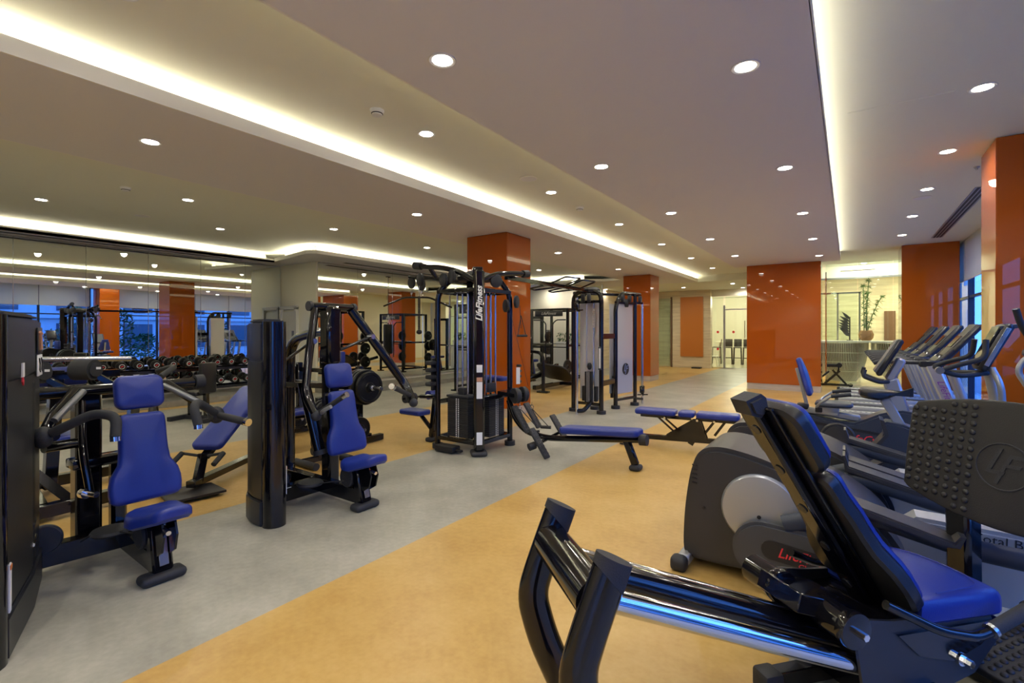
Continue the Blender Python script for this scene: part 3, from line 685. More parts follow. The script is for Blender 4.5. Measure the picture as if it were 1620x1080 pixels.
shrubs = thing('potted_plant', 'green plant in a white trough on the far cabinet', 'plant', (-8.35, 15.3, .915))
B().box((0, 0, .12), (.6, .25, .24), bev=.01).part('trough', 'white', shrubs)
b = B(); rnd = random.Random(3)
for i in range(140):
    c = Vector((rnd.uniform(-.28, .28), rnd.uniform(-.1, .1), .24 + rnd.uniform(0, .3))); d = Vector((rnd.uniform(-1, 1), rnd.uniform(-1, 1), rnd.uniform(0, 1.2))).normalized() * .08; s_ = d.cross(Vector((.3, .4, 1))).normalized() * .02
    b.quad(c - d, c + s_, c + d, c - s_)
o = b.part('foliage', 'hedge', shrubs, sm=False); o['kind'] = 'stuff'
# ============================================================ selectorised machines on the left
def bottle(w0, w1, wt, h_):        # bottle shaped back pad outline (y, z): narrow top, wide bottom
    o = []
    for t, w_ in ((0.0, w1 * .36), (.012, w1 * .43), (.05, w1 * .485), (.13, w1 * .5), (.22, w1 * .495), (.32, w1 * .46), (.44, w0 * .52), (.56, w0 * .49), (.70, w0 * .48), (.82, wt * .5), (.93, wt * .49), (.97, wt * .46), (.992, wt * .40), (1.0, wt * .33)):
        o.append((w_, t * h_))
    return o + [(-x, z) for x, z in reversed(o)]
def back_frame(base, lean):        # frame whose local x = +Y_machine, local y = up the back, z = forward
    return frame3(base, (0, 1, 0), (-sin(lean), 0, cos(lean)))
def pads(root, hx=0, scale=1.0):
    """seat, back and head pads for a machine facing local +x, foot of the seat post at the origin"""
    lean = .20
    B().pad(bottle(.265, .385, .255, .55), .07, back_frame((-.245, 0, .435), lean), .03, .012).part('back_pad', 'blue', root)
    B().box((-.27 - .10, 0, .72), (.02, .20, .50), (0, -lean, 0), bev=.006).part('back_plate', 'black', root)
    B().pad(rrect(.265, .215, .05), .065, back_frame((-.245 - .136, 0, .435 + .672), lean) @ Matrix.Identity(4), .03, .012).part('head_pad', 'blue', root)
    # saddle: wide at the back, narrower raised nose
    ol = [(-.24, .10), (-.22, .15), (-.15, .175), (-.05, .17), (.06, .135), (.15, .115), (.21, .105), (.245, .075), (.255, .03)]
    ol = ol + [(x, -y) for x, y in reversed(ol)]
    ol = [(x * .74, y * .92) for x, y in ol]
    B().pad(ol, .08, Matrix.Translation((.025, 0, .352)), .032, .014, bend=lambda x, y, z: (x, y, z + max(0, x + .02) * .28 - y * y * .9 + max(0, -x - .12) * .15)).part('seat', 'blue', root)
    # post
    B().bar((.0, 0, .05), (-.085, 0, .40), .11, .085, (1, 0, 0), .012).part('seat_post', 'black', root)
    B().box((.012, 0, .03), (.12, .24, .06), bev=.028, seg=3).part('rubber_foot', 'rubber', root)
    B().bar((.046, 0, .10), (-.0, 0, .30), .05, .006, (1, 0, 0)).part('adjustment_track', 'steel', root)
    b = B(); pr = [(.0, .40), (.10, .40), (.14, .30), (.11, .20), (.04, .16), (-.03, .2)]
    b.prism(pr, .028, .04).prism(pr, -.04, -.028); b.part('cam_plate', 'black', root)
    B().tube([(.06, 0, .345), (.06, -.02, .345), (.19, -.03, .335)], .014, 10).part('adjust_handle', 'chrome', root)
    b = B(); b.revolve((-.16, -.05, .25), (0, 1, 0), [(0, -.02), (.075, -.02), (.085, -.012), (.085, .012), (.075, .02), (0, .02)]); b.part('pulley', 'rubber', root)
def tower(root, c, ang, L_, hgt=1.6, plates=True):
    """weight stack tower in world coords; c = centre of the front column, ang = direction of its long axis; label side on its right hand (+n)"""
    F = root_matrix(root).inverted() @ Matrix.Translation((c[0], c[1], 0)) @ Matrix.Rotation(ang, 4, 'Z')
    def bb(): b = B(); b.m = F.copy(); return b
    # local: +x to the rear, +y = back (bulging) side, -y = label side
    bb().tube([(0, 0, .0), (0, 0, hgt - .02)], .085, 20).part('front_column', 'black', root)
    ol = [(.02, -.075), (L_ * .55, -.10), (L_, -.085), (L_ + .03, -.04), (L_ + .035, .06), (L_ * .8, .13), (L_ * .45, .165), (.12, .14), (.0, .09)]
    def shellz(b, z0, z1, g=0): return b.prism([(x, y + (g if y > 0 else -g)) for x, y in ol], z0, z1, Matrix(((1, 0, 0, 0), (0, 0, 1, 0), (0, 1, 0, 0), (0, 0, 0, 1))), .012)
    shellz(bb(), .0, .20, .012).part('base_cover', 'shell_dark', root)
    shellz(bb(), .20, hgt - .32).part('shroud', 'tower_grey', root)
    b = bb(); shellz(b, hgt - .32, hgt - .03, .006); b.part('top_cover', 'tower_grey', root)
    b = bb()
    b.prism([(x * .96 + .01, y * .9) for x, y in ol], hgt - .03, hgt, Matrix(((1, 0, 0, 0), (0, 0, 1, 0), (0, 1, 0, 0), (0, 0, 0, 1))), .02); b.part('cap', 'rubber', root)
    bb().box((L_ * .66, -.092, .72), (.07, .014, 1.0)).part('stack_opening', 'dark_slot', root)
    if plates:
        y = -.108
        mc = bb().box((L_ * .78, y, 1.45), (.17, .006, .15), bev=.002).part('muscle_chart', 'shell_dark', root)
        b = bb(); b.tube([(L_ * .765, y - .004, 1.40), (L_ * .755, y - .004, 1.46), (L_ * .725, y - .004, 1.50)], .012, 6); b.tube([(L_ * .795, y - .004, 1.40), (L_ * .765, y - .004, 1.46)], .010, 6); b.ball((L_ * .765, y - .004, 1.49), .014, n=8); b.part('figure_print', 'skin_print', mc)
        ip = bb().box((L_ * .78, y, 1.31), (.17, .006, .12), bev=.002).part('instruction_plate', 'label_white', root)
        b = bb()
        for k in range(2):
            x = L_ * .78 - .04 + k * .08
            b.tube([(x, y - .005, 1.28), (x + .01, y - .005, 1.32), (x - .015, y - .005, 1.35)], .005, 5); b.tube([(x + .02, y - .005, 1.27), (x + .012, y - .005, 1.31)], .004, 5)
        b.part('exercise_drawing', 'dark_slot', ip)
        bb().box((L_ * .30, y + .01, 1.31), (.055, .006, .07)).part('code_plate', 'label_white', root)
        bb().box((L_ * .30, y + .01, 1.255), (.04, .006, .03), (0, .6, 0)).part('red_sticker', 'red_print', root)
    bb().box((.03, -.088, .33), (.035, .006, .22)).part('warning_label', 'label_white', root)
    bb().box((.03, -.092, .425), (.035, .004, .02)).part('warning_label', 'label_orange', root)

# ---- machine 1: shoulder press
m1 = thing('shoulder_press_machine', 'press machine at the left edge with label tower and curved foam handles', 'exercise machine', (-3.42, 1.19, 0))
pads(m1)
tower(m1, (-3.15, .41), radians(163), .95)
b = B(m1); b.bar((-4.12, .70, .11), (-4.06, 1.25, .11), .09, .13).bar((-4.1, 1.20, .11), (-3.45, 1.19, .10), .08, .12); b.part('base_frame', 'black', m1)
B(m1).box((-4.058, .90, .115), (.005, .10, .06), (0, 0, radians(-6))).part('info_label', 'label_white', m1)
B(m1).bar((-4.2, 1.03, .05), (-4.2, 1.03, 1.12), .14, .14, (1, 0, 0), .02).part('main_post', 'black', m1)
B(m1).bar((-4.2, 1.20, .10), (-4.2, 1.20, .62), .09, .09, (1, 0, 0), .02).part('rear_post', 'black', m1)
B(m1).box((-4.15, 1.1, .64), (.16, .34, .06), bev=.01).part('bracket', 'black', m1)
B(m1).tube([(-4.1, .80, .78), (-4.18, 1.02, .77)], .032, 12).part('side_tube', 'black', m1)
B(m1).tube([(-4.07, .74, 1.12), (-4.07, 1.64, 1.12)], .036, 14).part('pivot_axle', 'black', m1)
for y in (.72, 1.66): B(m1).cyl((-4.07, y - .03, 1.12), (-4.07, y + .03, 1.12), .055).part('axle_cap', 'rubber', m1)
for sgn, lb in ((-1, 'near'), (1, 'far')):
    Y = lambda d: 1.19 + sgn * d
    B(m1).tube([(-4.05, Y(.25), 1.13), (-3.93, Y(.38), 1.0), (-3.80, Y(.44), .93), (-3.72, Y(.42), .90)], .030, 12, .04).part('press_arm', 'black', m1)
    B(m1).tube([(-4.02, Y(.22), 1.12), (-3.82, Y(.40), .98)], .020, 12).part('arm_brace', 'silver_dark', m1)
    B(m1).ball((-3.76, Y(.46), .90), .062, (1, .8, 1)).part('arm_knuckle', 'rubber', m1)
    B(m1).tube([(-3.72, Y(.43), .925), (-3.60, Y(.27), 1.03), (-3.48, Y(.20), 1.01), (-3.45, Y(.215), .90)], .027, 12, .09).part('foam_grip', 'foam', m1)
    B(m1).cyl((-3.45, Y(.215), .90), (-3.447, Y(.215), .875), .026).part('grip_ring', 'chrome', m1)
    if sgn > 0:
        B(m1).tube([(-3.70, Y(.46), .90), (-3.42, Y(.50), .88)], .026, 12).part('foam_grip', 'foam', m1)
        B(m1).cyl((-3.42, Y(.50), .88), (-3.39, Y(.505), .877), .026).part('grip_ring', 'chrome', m1)
B(m1).tube([(-4.1, .98, 1.05), (-3.95, .95, .75), (-3.88, .97, .50)], .022, 10, .1).part('linkage', 'black', m1)
B(m1).tube([(-3.92, .94, .50), (-3.80, .98, .50)], .018, 12).cyl((-3.91, .94, .50), (-3.87, .95, .5), .03).part('linkage_pin', 'chrome', m1)
B(m1).revolve((-4.08, .80, .22), (.9, -.3, 0), [(0, -.02), (.08, -.02), (.088, -.01), (.088, .01), (.08, .02), (0, .02)], 30).part('pulley', 'shell_blue', m1)
B(m1).revolve((-3.98, 1.10, .18), (0, 0, 1), [(0, 0), (.10, 0), (.11, .012), (.10, .028), (.03, .036), (0, .036)], 30).part('flat_pulley', 'rubber', m1)
B(m1).tube([(-4.0, .95, .17), (-3.98, 1.0, .2)], .006, 6).tube([(-3.9, 1.12, .2), (-3.6, 1.16, .24)], .005, 6).part('cable', 'dark_slot', m1)
B(m1).tube([(-3.86, .70, .42), (-3.70, .66, .42)], .026, 12).part('stack_knob', 'rubber', m1)
B(m1).tube([(-3.84, .71, .33), (-3.68, .67, .33)], .014, 10).part('selector_pin', 'chrome', m1)

# ---- machine 2: chest press / pulldown with A-shaped arms
m2 = thing('press_machine', 'black machine with A-shaped arms, blue pads and a tall tower beside it', 'exercise machine', (-3.39, 2.66, 0))
pads(m2)
tower(m2, (-3.67, 2.03), radians(157), .62)
b = B(m2); b.bar((-4.0, 2.2, .11), (-4.0, 2.66, .11), .08, .13).bar((-4.95, 2.66, .10), (-3.42, 2.66, .10), .08, .12).bar((-4.9, 2.9, .08), (-4.0, 2.3, .10), .07, .10); b.part('base_frame', 'black', m2)
B(m2).box((-4.0, 2.28, .16), (.085, .12, .004)).part('info_label', 'label_white', m2)
B(m2).bar((-3.92, 2.70, .05), (-3.92, 2.70, 1.28), .12, .13, (1, 0, 0), .02).bar((-3.92, 2.70, 1.2), (-3.92, 2.70, 1.74), .15, .15, (1, 0, 0), .03).part('main_post', 'black', m2)
B(m2).tube([(-3.92, 2.50, 1.73), (-3.92, 2.94, 1.73)], .036, 16).part('pivot_bar', 'black', m2)
for y in (2.49, 2.95): B(m2).cyl((-3.92, y - .015, 1.73), (-3.92, y + .015, 1.73), .044).part('pivot_cap', 'rubber', m2)
B(m2).tube([(-4.8, 2.82, .05), (-4.8, 2.82, 1.42), (-4.2, 2.74, 1.50), (-3.95, 2.7, 1.50)], .055, 14, .28, ry=.045).part('rear_arch', 'black', m2)
ARM = {'l': [(-3.90, 2.53, 1.71), (-3.82, 2.42, 1.3), (-3.75, 2.34, .97), (-3.62, 2.35, .82)], 'r': [(-3.90, 2.91, 1.71), (-3.80, 3.24, 1.25), (-3.75, 3.46, .96), (-3.60, 3.42, .80)]}
for k, pts in ARM.items():
    B(m2).tube(pts, .033, 14, .10, ry=.045).part('press_arm', 'black', m2)
    e = pts[-1]; B(m2).ball((e[0] + .01, e[1], e[2] - .01), .045).part('arm_knuckle', 'rubber', m2)
B(m2).tube([(-3.60, 2.37, .83), (-3.33, 2.42, .985)], .021, 12).part('foam_grip', 'foam', m2); B(m2).cyl((-3.34, 2.418, .98), (-3.30, 2.425, 1.0), .024).part('grip_ring', 'chrome', m2)
B(m2).tube([(-3.58, 2.38, .83), (-3.50, 2.34, .86), (-3.42, 2.36, .90)], .016, 10, .03).part('second_grip', 'silver', m2)
B(m2).tube([(-3.64, 3.42, .86), (-3.42, 3.0, 1.0)], .024, 12).part('foam_grip', 'foam', m2); B(m2).cyl((-3.43, 3.02, .993), (-3.41, 2.98, 1.007), .028).part('grip_ring', 'chrome', m2)
B(m2).tube([(-3.90, 2.42, 1.06), (-3.76, 2.49, .46)], .052, 14, ry=.045).part('foot_lever', 'black', m2); B(m2).cyl((-3.765, 2.488, .48), (-3.755, 2.492, .44), .062).part('lever_cap', 'rubber', m2)
B(m2).tube([(-4.75, 2.66, 1.15), (-3.85, 2.47, 1.42)], .014, 10).tube([(-3.95, 2.62, 1.26), (-3.80, 3.05, 1.45)], .014, 10).part('link_rod', 'black', m2)
for p in ((-3.85, 2.47, 1.42), (-3.80, 3.06, 1.455)): B(m2).cyl((p[0] - .03, p[1], p[2]), (p[0] + .04, p[1], p[2]), .024).part('rod_end', 'steel', m2)
B(m2).bar((-4.9, 2.55, .98), (-3.9, 2.9, .98), .045, .05).part('cross_brace', 'black', m2)
B(m2).revolve((-4.45, 2.42, 1.12), (.8, -.6, 0), [(0, -.02), (.095, -.02), (.10, -.012), (.10, .012), (.095, .02), (0, .02)], 26).part('pulley', 'rubber', m2)
B(m2).revolve((-3.85, 2.45, .17), (0, 0, 1), [(0, 0), (.10, 0), (.11, .012), (.10, .028), (.03, .036), (0, .036)], 30).part('flat_pulley', 'rubber', m2)
B(m2).revolve((-4.1, 2.28, .19), (.9, -.3, 0), [(0, -.02), (.10, -.02), (.11, -.01), (.11, .01), (.10, .02), (0, .02)], 30).part('pulley', 'shell_blue', m2)
B(m2).revolve((-3.45, 2.66, .27), (0, 1, 0), [(.03, -.012), (.13, -.012), (.135, 0), (.13, .012), (.03, .012)], 30).part('cam_wheel', 'black', m2)
for z in (.42, .30): B(m2).tube([(-3.95, 2.18, z), (-3.78, 2.16, z)], .018, 10).part('selector_pin', 'silver', m2)
B(m2).tube([(-3.78, 2.46, .19), (-3.56, 2.6, .22)], .005, 6).part('cable', 'dark_slot', m2)
# ============================================================ four stack cable tower
def pulley(b, c, ax, r=.06, t=.014):
    b.revolve(c, ax, [(0, -t), (r * .9, -t), (r, -t * .7), (r * .93, 0), (r, t * .7), (r * .9, t), (0, t)], 22); return b
def stack(root, x, y, w_, d_, n, z0=.16, dirn='x', m='stack', pin='label_white'):
    """weight stack; every plate is a part"""
    for k in range(n):
        z = z0 + k * .0235
        wp = B(root).box((x, y, z + .011), (w_, d_, .021), bev=.003, seg=1).part('weight_plate', m, root, sm=False)
        z += .011
        for q in (-.018, .018):
            if dirn == 'x': B(root).box((x + q, y - d_ / 2 - .001, z), (.013, .003, .014)).part('number_dot', pin, wp, sm=False)
            else: B(root).box((x + w_ / 2 + .001, y + q, z), (.003, .013, .014)).part('number_dot', pin, wp, sm=False)
ct = thing('cable_tower', 'tall black four-stack cable tower with white lettering on its front column', 'exercise machine', (-4.04, 4.93, 0))
X0, X1, YA, YB, TZ = -4.38, -3.70, 4.60, 5.26, 2.13
B(ct).bar((-3.70, 4.60, .05), (-3.70, 4.60, 2.26), .13, .17, (.7, -.7, 0), .03).part('front_column', 'black', ct)
B(ct).box((-3.70, 4.60, .03), (.20, .22, .06), (0, 0, radians(45)), bev=.03, seg=3).part('rubber_foot', 'rubber', ct)
F = frame3((-3.70 + .066, 4.60 - .066, 1.90), (0, 0, 1), (-.7, -.7, 0))
ft = frame3((-3.636, 4.536, 1.84), (0, 0, 1), (-.7071, -.7071, 0))
text('LifeFitness', .105, 'white', ct, root_matrix(ct).inverted() @ ft, .35, .001, 'lettering', 'white script lettering', .95, .0035)
for z, hh, m in ((1.06, .09, 'label_white'), (.80, .20, 'label_white'), (.93, .05, 'skin_print'), (.22, .15, 'label_white')):
    B(ct).box((-3.636, 4.536, z), (.07, .004, hh), (0, 0, radians(45))).part('instruction_label', m, ct, sm=False)
for (x, y, lean) in ((-4.38, 4.60, 0), (-3.70, 5.26, 0), (-4.38, 5.26, 0)):
    B(ct).tube([(x, y, .03), (x, y, 2.0), (x + (.15 if x < -4 else -.1), y + (.1 if y < 5 else -.1), 2.19)], .036, 14, .12).part('corner_post', 'black', ct)
    B(ct).cyl((x, y, 0), (x, y, .06), .07, 20).part('rubber_foot', 'rubber', ct)
B(ct).bar((-4.04, 4.93, .1), (-4.04, 4.93, 2.2), .16, .16, (1, 0, 0), .02).part('centre_post', 'black', ct)
for z in (.14, 2.02):
    for a, c in (((X0, YA, z), (X1, YA, z)), ((X1, YA, z), (X1, YB, z)), ((X0, YB, z), (X1, YB, z)), ((X0, YA, z), (X0, YB, z))): B(ct).bar(a, c, .05, .05).part('cross_rail', 'black', ct)
B(ct).bar((X1 + .02, YA, .68), (X1 + .02, YB, .68), .05, .05).part('cross_rail', 'black', ct)
stack(ct, -4.06, 4.72, .34, .20, 21, .17); stack(ct, -3.82, 5.0, .20, .32, 20, .17, 'y')
stack(ct, -4.02, 5.16, .34, .14, 16, .17); 
for (x, y) in ((-4.15, 4.72), (-3.97, 4.72), (-4.06, 4.72), (-3.82, 4.90), (-3.82, 5.10), (-3.82, 5.0), (-4.1, 5.16), (-3.95, 5.16)):
    B(ct).tube([(x, y, .16), (x, y, 2.05)], .0125, 10).part('guide_rod', 'chrome', ct)
B(ct).box((-4.06, 4.72, .685), (.36, .22, .03), bev=.006).box((-4.06, 4.72, .74), (.10, .06, .10), bev=.01).part('stack_top', 'rubber', ct)
B(ct).box((-3.82, 5.0, .66), (.22, .34, .03), bev=.006).box((-3.82, 5.0, .78), (.06, .16, .12), bev=.02).part('stack_top', 'rubber', ct)
# top: hub and reaching arms
B(ct).revolve((-4.0, 4.9, 2.16), (0, 0, 1), [(0, 0), (.22, 0), (.24, .05), (.20, .10), (.10, .125), (0, .13)], 26).part('hub_cap', 'rubber', ct)
B(ct).tube([(-3.78, 4.68, 2.12), (-4.05, 4.62, 2.27), (-4.3, 4.60, 2.33), (-4.72, 4.58, 2.38)], .045, 14, .12, ry=.035).part('top_arm', 'black', ct)
B(ct).cyl((-4.66, 4.58, 2.375), (-4.78, 4.575, 2.39), .05).part('arm_cap', 'rubber', ct)
B(ct).tube([(-3.78, 4.68, 2.12), (-3.70, 4.95, 2.24), (-3.66, 5.2, 2.27), (-3.62, 5.5, 2.29)], .045, 14, .12, ry=.035).part('top_arm', 'black', ct)
B(ct).cyl((-3.62, 5.45, 2.285), (-3.61, 5.56, 2.295), .05).part('arm_cap', 'rubber', ct)
B(ct).box((-3.72, 4.60, 2.24), (.12, .12, .10), (0, 0, radians(45)), bev=.01).part('column_cap', 'black', ct)
b = B(ct); b.tube([(-4.04, 5.0, 2.14), (-4.9, 5.02, 2.27), (-5.38, 5.05, 2.33)], .032, 12, .1).tube([(-4.55, 4.62, 2.36), (-4.50, 4.7, 2.22)], .03, 10); b.part('lat_arm', 'black', ct)
for c, ax in (((-4.70, 4.60, 2.20), (.3, 1, 0)), ((-5.34, 5.05, 2.23), (.2, 1, 0)), ((-5.14, 5.06, 2.19), (.2, 1, 0)), ((-4.28, 4.60, 2.17), (.3, 1, 0)), ((-4.12, 4.58, 2.20), (.4, 1, 0)), ((-3.68, 4.93, 2.15), (1, -.4, 0)), ((-3.62, 5.3, 1.9), (1, .3, 0)), ((-3.66, 5.12, 1.84), (.6, 1, 0))):
    pulley(B(ct), c, ax, .085, .02).part('pulley', 'rubber', ct)
# lat bar + carabiners + rope
B(ct).tube([(-5.9, 5.0, 1.90), (-5.5, 5.05, 2.02), (-4.98, 5.06, 2.0), (-4.52, 5.02, 1.84)], .014, 10, .08).part('lat_bar', 'black', ct)
for x in (-5.34, -5.14): B(ct).torus((x, 5.05, 2.08), (.3, 1, 0), .024, .005, 14, 6).tube([(x, 5.05, 2.20), (x, 5.05, 2.0)], .004, 5).part('carabiner', 'chrome', ct)
b = B(ct); b.tube([(-4.72, 4.60, 2.16), (-4.72, 4.60, 1.98)], .005, 6); b.part('cable', 'steel', ct)
b = B(ct)
for k in range(22): b.revolve((-4.72, 4.60, 1.98 - k * .021), (0, 0, 1), [(0, 0), (.016, -.002), (.020, -.011), (.016, -.019), (0, -.021)], 8)
b.ball((-4.72, 4.60, 1.50), .04, (1, 1, .8), 12); b.part('tricep_rope', 'black_matte', ct)
b = B(ct); b.tube([(-3.60, 5.35, 1.85), (-3.60, 5.38, 1.55)], .004, 5).tube([(-3.60, 5.38, 1.72), (-3.62, 5.33, 1.45), (-3.56, 5.44, 1.45), (-3.60, 5.38, 1.72)], .006, 5).tube([(-3.63, 5.33, 1.45), (-3.55, 5.45, 1.45)], .016, 8).tube([(-3.66, 5.2, 1.8), (-3.5, 5.4, .78)], .003, 4); b.part('strap_handle', 'black_matte', ct)
# accessory comb on the left post
for k in range(4): B(ct).box((-4.42, 4.52, 1.10 - k * .09), (.10, .12, .05), bev=.012).part('handle_rack_tooth', 'rubber', ct)
B(ct).box((-4.44, 4.58, .95), (.04, .06, .42), bev=.01).part('handle_rack', 'rubber', ct)
for k in range(4): B(ct).box((-3.62, 5.36, 1.05 - k * .07), (.06, .05, .035), bev=.01).part('handle_rack_tooth', 'rubber', ct)
B(ct).box((-3.60, 5.31, .92), (.05, .004, .22), (0, 0, .7)).part('instruction_label', 'label_white', ct)
# lat pulldown seat to the left
B(ct).bar((-4.70, 4.82, .06), (-4.62, 4.82, .62), .08, .08, (1, 0, 0), .015).bar((-4.62, 4.82, .55), (-4.36, 4.78, .6), .06, .06).part('seat_frame', 'black', ct)
B(ct).box((-4.70, 4.82, .03), (.12, .16, .06), bev=.025, seg=3).part('rubber_foot', 'rubber', ct)
B(ct).tube([(-4.65, 4.82, .12), (-4.95, 4.86, .33)], .03, 10).part('seat_brace', 'black', ct)
B(ct).pad(rrect(.42, .26, .05), .07, Matrix.Translation((-5.08, 4.87, .33)), .025).part('lat_seat', 'blue', ct)
for y in (4.62, 5.06): B(ct).cyl((-4.92, y - .09, .60), (-4.92, y + .09, .60), .062, 22).part('thigh_roller', 'foam' if y < 5 else 'blue', ct)
B(ct).tube([(-4.92, 4.5, .60), (-4.92, 5.18, .60)], .015, 8).tube([(-4.92, 4.82, .60), (-4.65, 4.82, .62)], .028, 10).part('roller_bar', 'black', ct)
# rear seat pad behind the stacks
B(ct).pad(rrect(.46, .2, .05), .06, Matrix.Translation((-4.25, 5.62, .80)), .022).part('rear_pad', 'blue', ct)
B(ct).bar((-4.25, 5.3, .78), (-4.25, 5.62, .80), .05, .05).part('pad_arm', 'black', ct)
B(ct).box((-4.12, 4.50, .05), (.30, .16, .08), bev=.02).box((-3.95, 4.50, .04), (.14, .05, .03), bev=.01).part('loose_handle', 'black_matte', ct)
# low row bench out to the right
b = B(ct); b.tube([(-3.60, 5.10, .62), (-3.52, 5.10, .42), (-3.35, 5.10, .25), (-3.05, 5.10, .20), (-1.86, 5.10, .33)], .045, 14, .14, ry=.035); b.part('row_beam', 'black', ct)
B(ct).bar((-2.02, 5.10, .32), (-1.90, 5.08, .05), .07, .08, (1, 0, 0), .015).part('row_leg', 'black', ct)
B(ct).box((-1.90, 5.08, .03), (.12, .15, .06), bev=.028, seg=3).part('rubber_foot', 'rubber', ct)
B(ct).cyl((-1.86, 5.10, .33), (-1.78, 5.10, .335), .06, 16).part('beam_cap', 'rubber', ct)
B(ct).pad(rrect(.96, .26, .06), .075, frame3((-2.33, 5.10, .335), (1, 0, .07), (0, 1, 0)), .026).part('row_seat', 'blue', ct)
def foot_board(c, ln, tilt, yaw=0):
    F = root_matrix(ct).inverted() @ Matrix.Translation(c) @ Matrix.Rotation(yaw, 4, 'Z') @ Matrix.Rotation(tilt, 4, 'Y')
    b = B(); b.m = F; b.box((0, 0, 0), (ln, .115, .03), bev=.012); fp = b.part('foot_plate', 'rubber', ct)
    b = B(); b.m = F
    for k in range(7):
        for q in (-.035, 0, .035): b.box(((k - 3) * ln / 8, q, .017), (ln / 20, .022, .006))
    o = b.part('plate_tread', 'shell', fp); o['kind'] = 'stuff'
foot_board((-3.02, 4.90, .18), .40, radians(55), 0); foot_board((-3.0, 5.34, .30), .36, radians(55), 0)
foot_board((-3.33, 4.98, .42), .38, radians(55), 0); foot_board((-3.28, 5.16, .45), .36, radians(55), 0)
B(ct).tube([(-3.05, 4.88, .16), (-3.02, 5.36, .22)], .022, 10).part('plate_axle', 'black', ct); B(ct).cyl((-3.12, 4.83, .13), (-3.08, 4.9, .15), .045).part('axle_cap', 'rubber', ct)
for y in (5.02, 5.19): pulley(B(ct), (-3.44, y, .70), (0.4, 1, 0), .10, .035).part('row_pulley', 'rubber', ct)
B(ct).bar((-3.70, 5.1, .72), (-3.40, 5.1, .70), .24, .05).part('pulley_mount', 'black', ct)
for (x, y) in ((-3.36, 5.0), (-3.26, 5.12)): B(ct).torus((x, y, .56), (.4, 1, 0), .028, .006, 14, 6).tube([(x, y, .62), (x - .01, y, .585)], .004, 5).part('carabiner', 'chrome', ct)
b = B(ct)
for (a, c) in (((-3.36, 5.0, .53), (-3.22, 4.98, .28)), ((-3.34, 5.0, .53), (-3.12, 5.04, .32)), ((-3.26, 5.12, .53), (-3.12, 5.1, .33)), ((-3.25, 5.12, .53), (-3.02, 5.12, .34))): b.tube([a, c], .006, 5)
b.tube([(-3.22, 4.98, .27), (-3.10, 5.04, .29)], .015, 8).tube([(-3.12, 5.1, .33), (-3.0, 5.14, .33)], .02, 8); b.part('row_straps', 'black_matte', ct)
# overhead bar to the pulley station with pull-up grips
b = B(ct); b.bar((-3.72, 5.2, 2.22), (-3.97, 8.12, 2.27), .055, .06); b.part('crossover_beam', 'black', ct)
def beam(t, dx, dz): y = 5.2 + t * 3.02; return (-3.72 - .26 * t + dx, y, 2.22 + .05 * t + dz)
b = B(ct)
for t0, sg in ((.52, 1), (.74, 1)):
    b.tube([beam(t0 - .09, 0, 0), beam(t0 - .09, .30, .10), beam(t0 + .05, .38, .10), beam(t0 + .09, .0, .0)], .014, 8, .05)
    b.tube([beam(t0 - .09, 0, 0), beam(t0 - .13, -.28, -.06), beam(t0 - .03, -.36, -.06), beam(t0 + .09, .0, .0)], .014, 8, .05)
b.part('pull_up_grips', 'black', ct)

# ============================================================ twin pulley station
ps = thing('pulley_station', 'twin pulley station with two smoked glass shrouds beyond the row bench', 'exercise machine', (-3.95, 8.7, 0))
def arch(x0, y0, x1, y1, top, r=.042):
    m_ = ((x0 + x1) / 2, (y0 + y1) / 2)
    B(ps).tube([(x0, y0, .04), (x0, y0, top), (x1, y1, top), (x1, y1, .04)], r, 14, .20).part('arch_frame', 'black', ps)
    for x, y in ((x0, y0), (x1, y1)): B(ps).cyl((x, y, 0), (x, y, .06), .085, 20).part('rubber_foot', 'rubber', ps)
arch(-4.30, 8.22, -3.72, 8.20, 2.26)
B(ps).tube([(-3.75, 8.93, .04), (-3.75, 8.93, 2.02), (-3.70, 9.1, 2.27), (-3.62, 9.9, 2.28)], .042, 14, .2).part('arch_frame', 'black', ps)
B(ps).tube([(-3.60, 9.58, .04), (-3.60, 9.58, 2.28)], .038, 12).part('rear_post', 'black', ps)
for x, y in ((-3.75, 8.93), (-3.60, 9.56), (-4.05, 8.62)): B(ps).cyl((x, y, 0), (x, y, .06), .085, 20).part('rubber_foot', 'rubber', ps)
B(ps).box((-4.0, 8.36, 1.16), (.46, .012, 1.86)).part('rear_shroud', 'sat_panel', ps, sm=False)
F9 = Matrix.Identity(4)
B(ps).bar((-3.735, 8.98, 1.17), (-3.635, 9.53, 1.17), .010, 1.78, bev=0).part('side_shroud', 'frost', ps, sm=False)
B(ps).bar((-3.74, 8.98, .62), (-3.64, 9.53, .62), .006, .66, bev=0).part('shroud_band', 'frost_blue', ps, sm=False)
B(ps).bar((-3.90, 8.98, 1.17), (-3.80, 9.53, 1.17), .010, 1.78, bev=0).part('shroud_back', 'sat_panel', ps, sm=False)
stack(ps, -3.98, 8.25, .14, .13, 24, .20)
stack(ps, -4.00, 8.31, .30, .08, 12, .20)
B(ps).ball((-3.98, 8.25, .86), .045, (1, 1, 1.5), 12).part('stack_bumper', 'rubber', ps)
for x in (-4.05, -3.91): B(ps).tube([(x, 8.27, .15), (x, 8.27, 2.1)], .011, 8).part('guide_rod', 'chrome', ps)
for k in range(18): B(ps).box((-3.86, 9.12, .20 + k * .024), (.10, .14, .021)).part('weight_plate', 'stack', ps, sm=False)
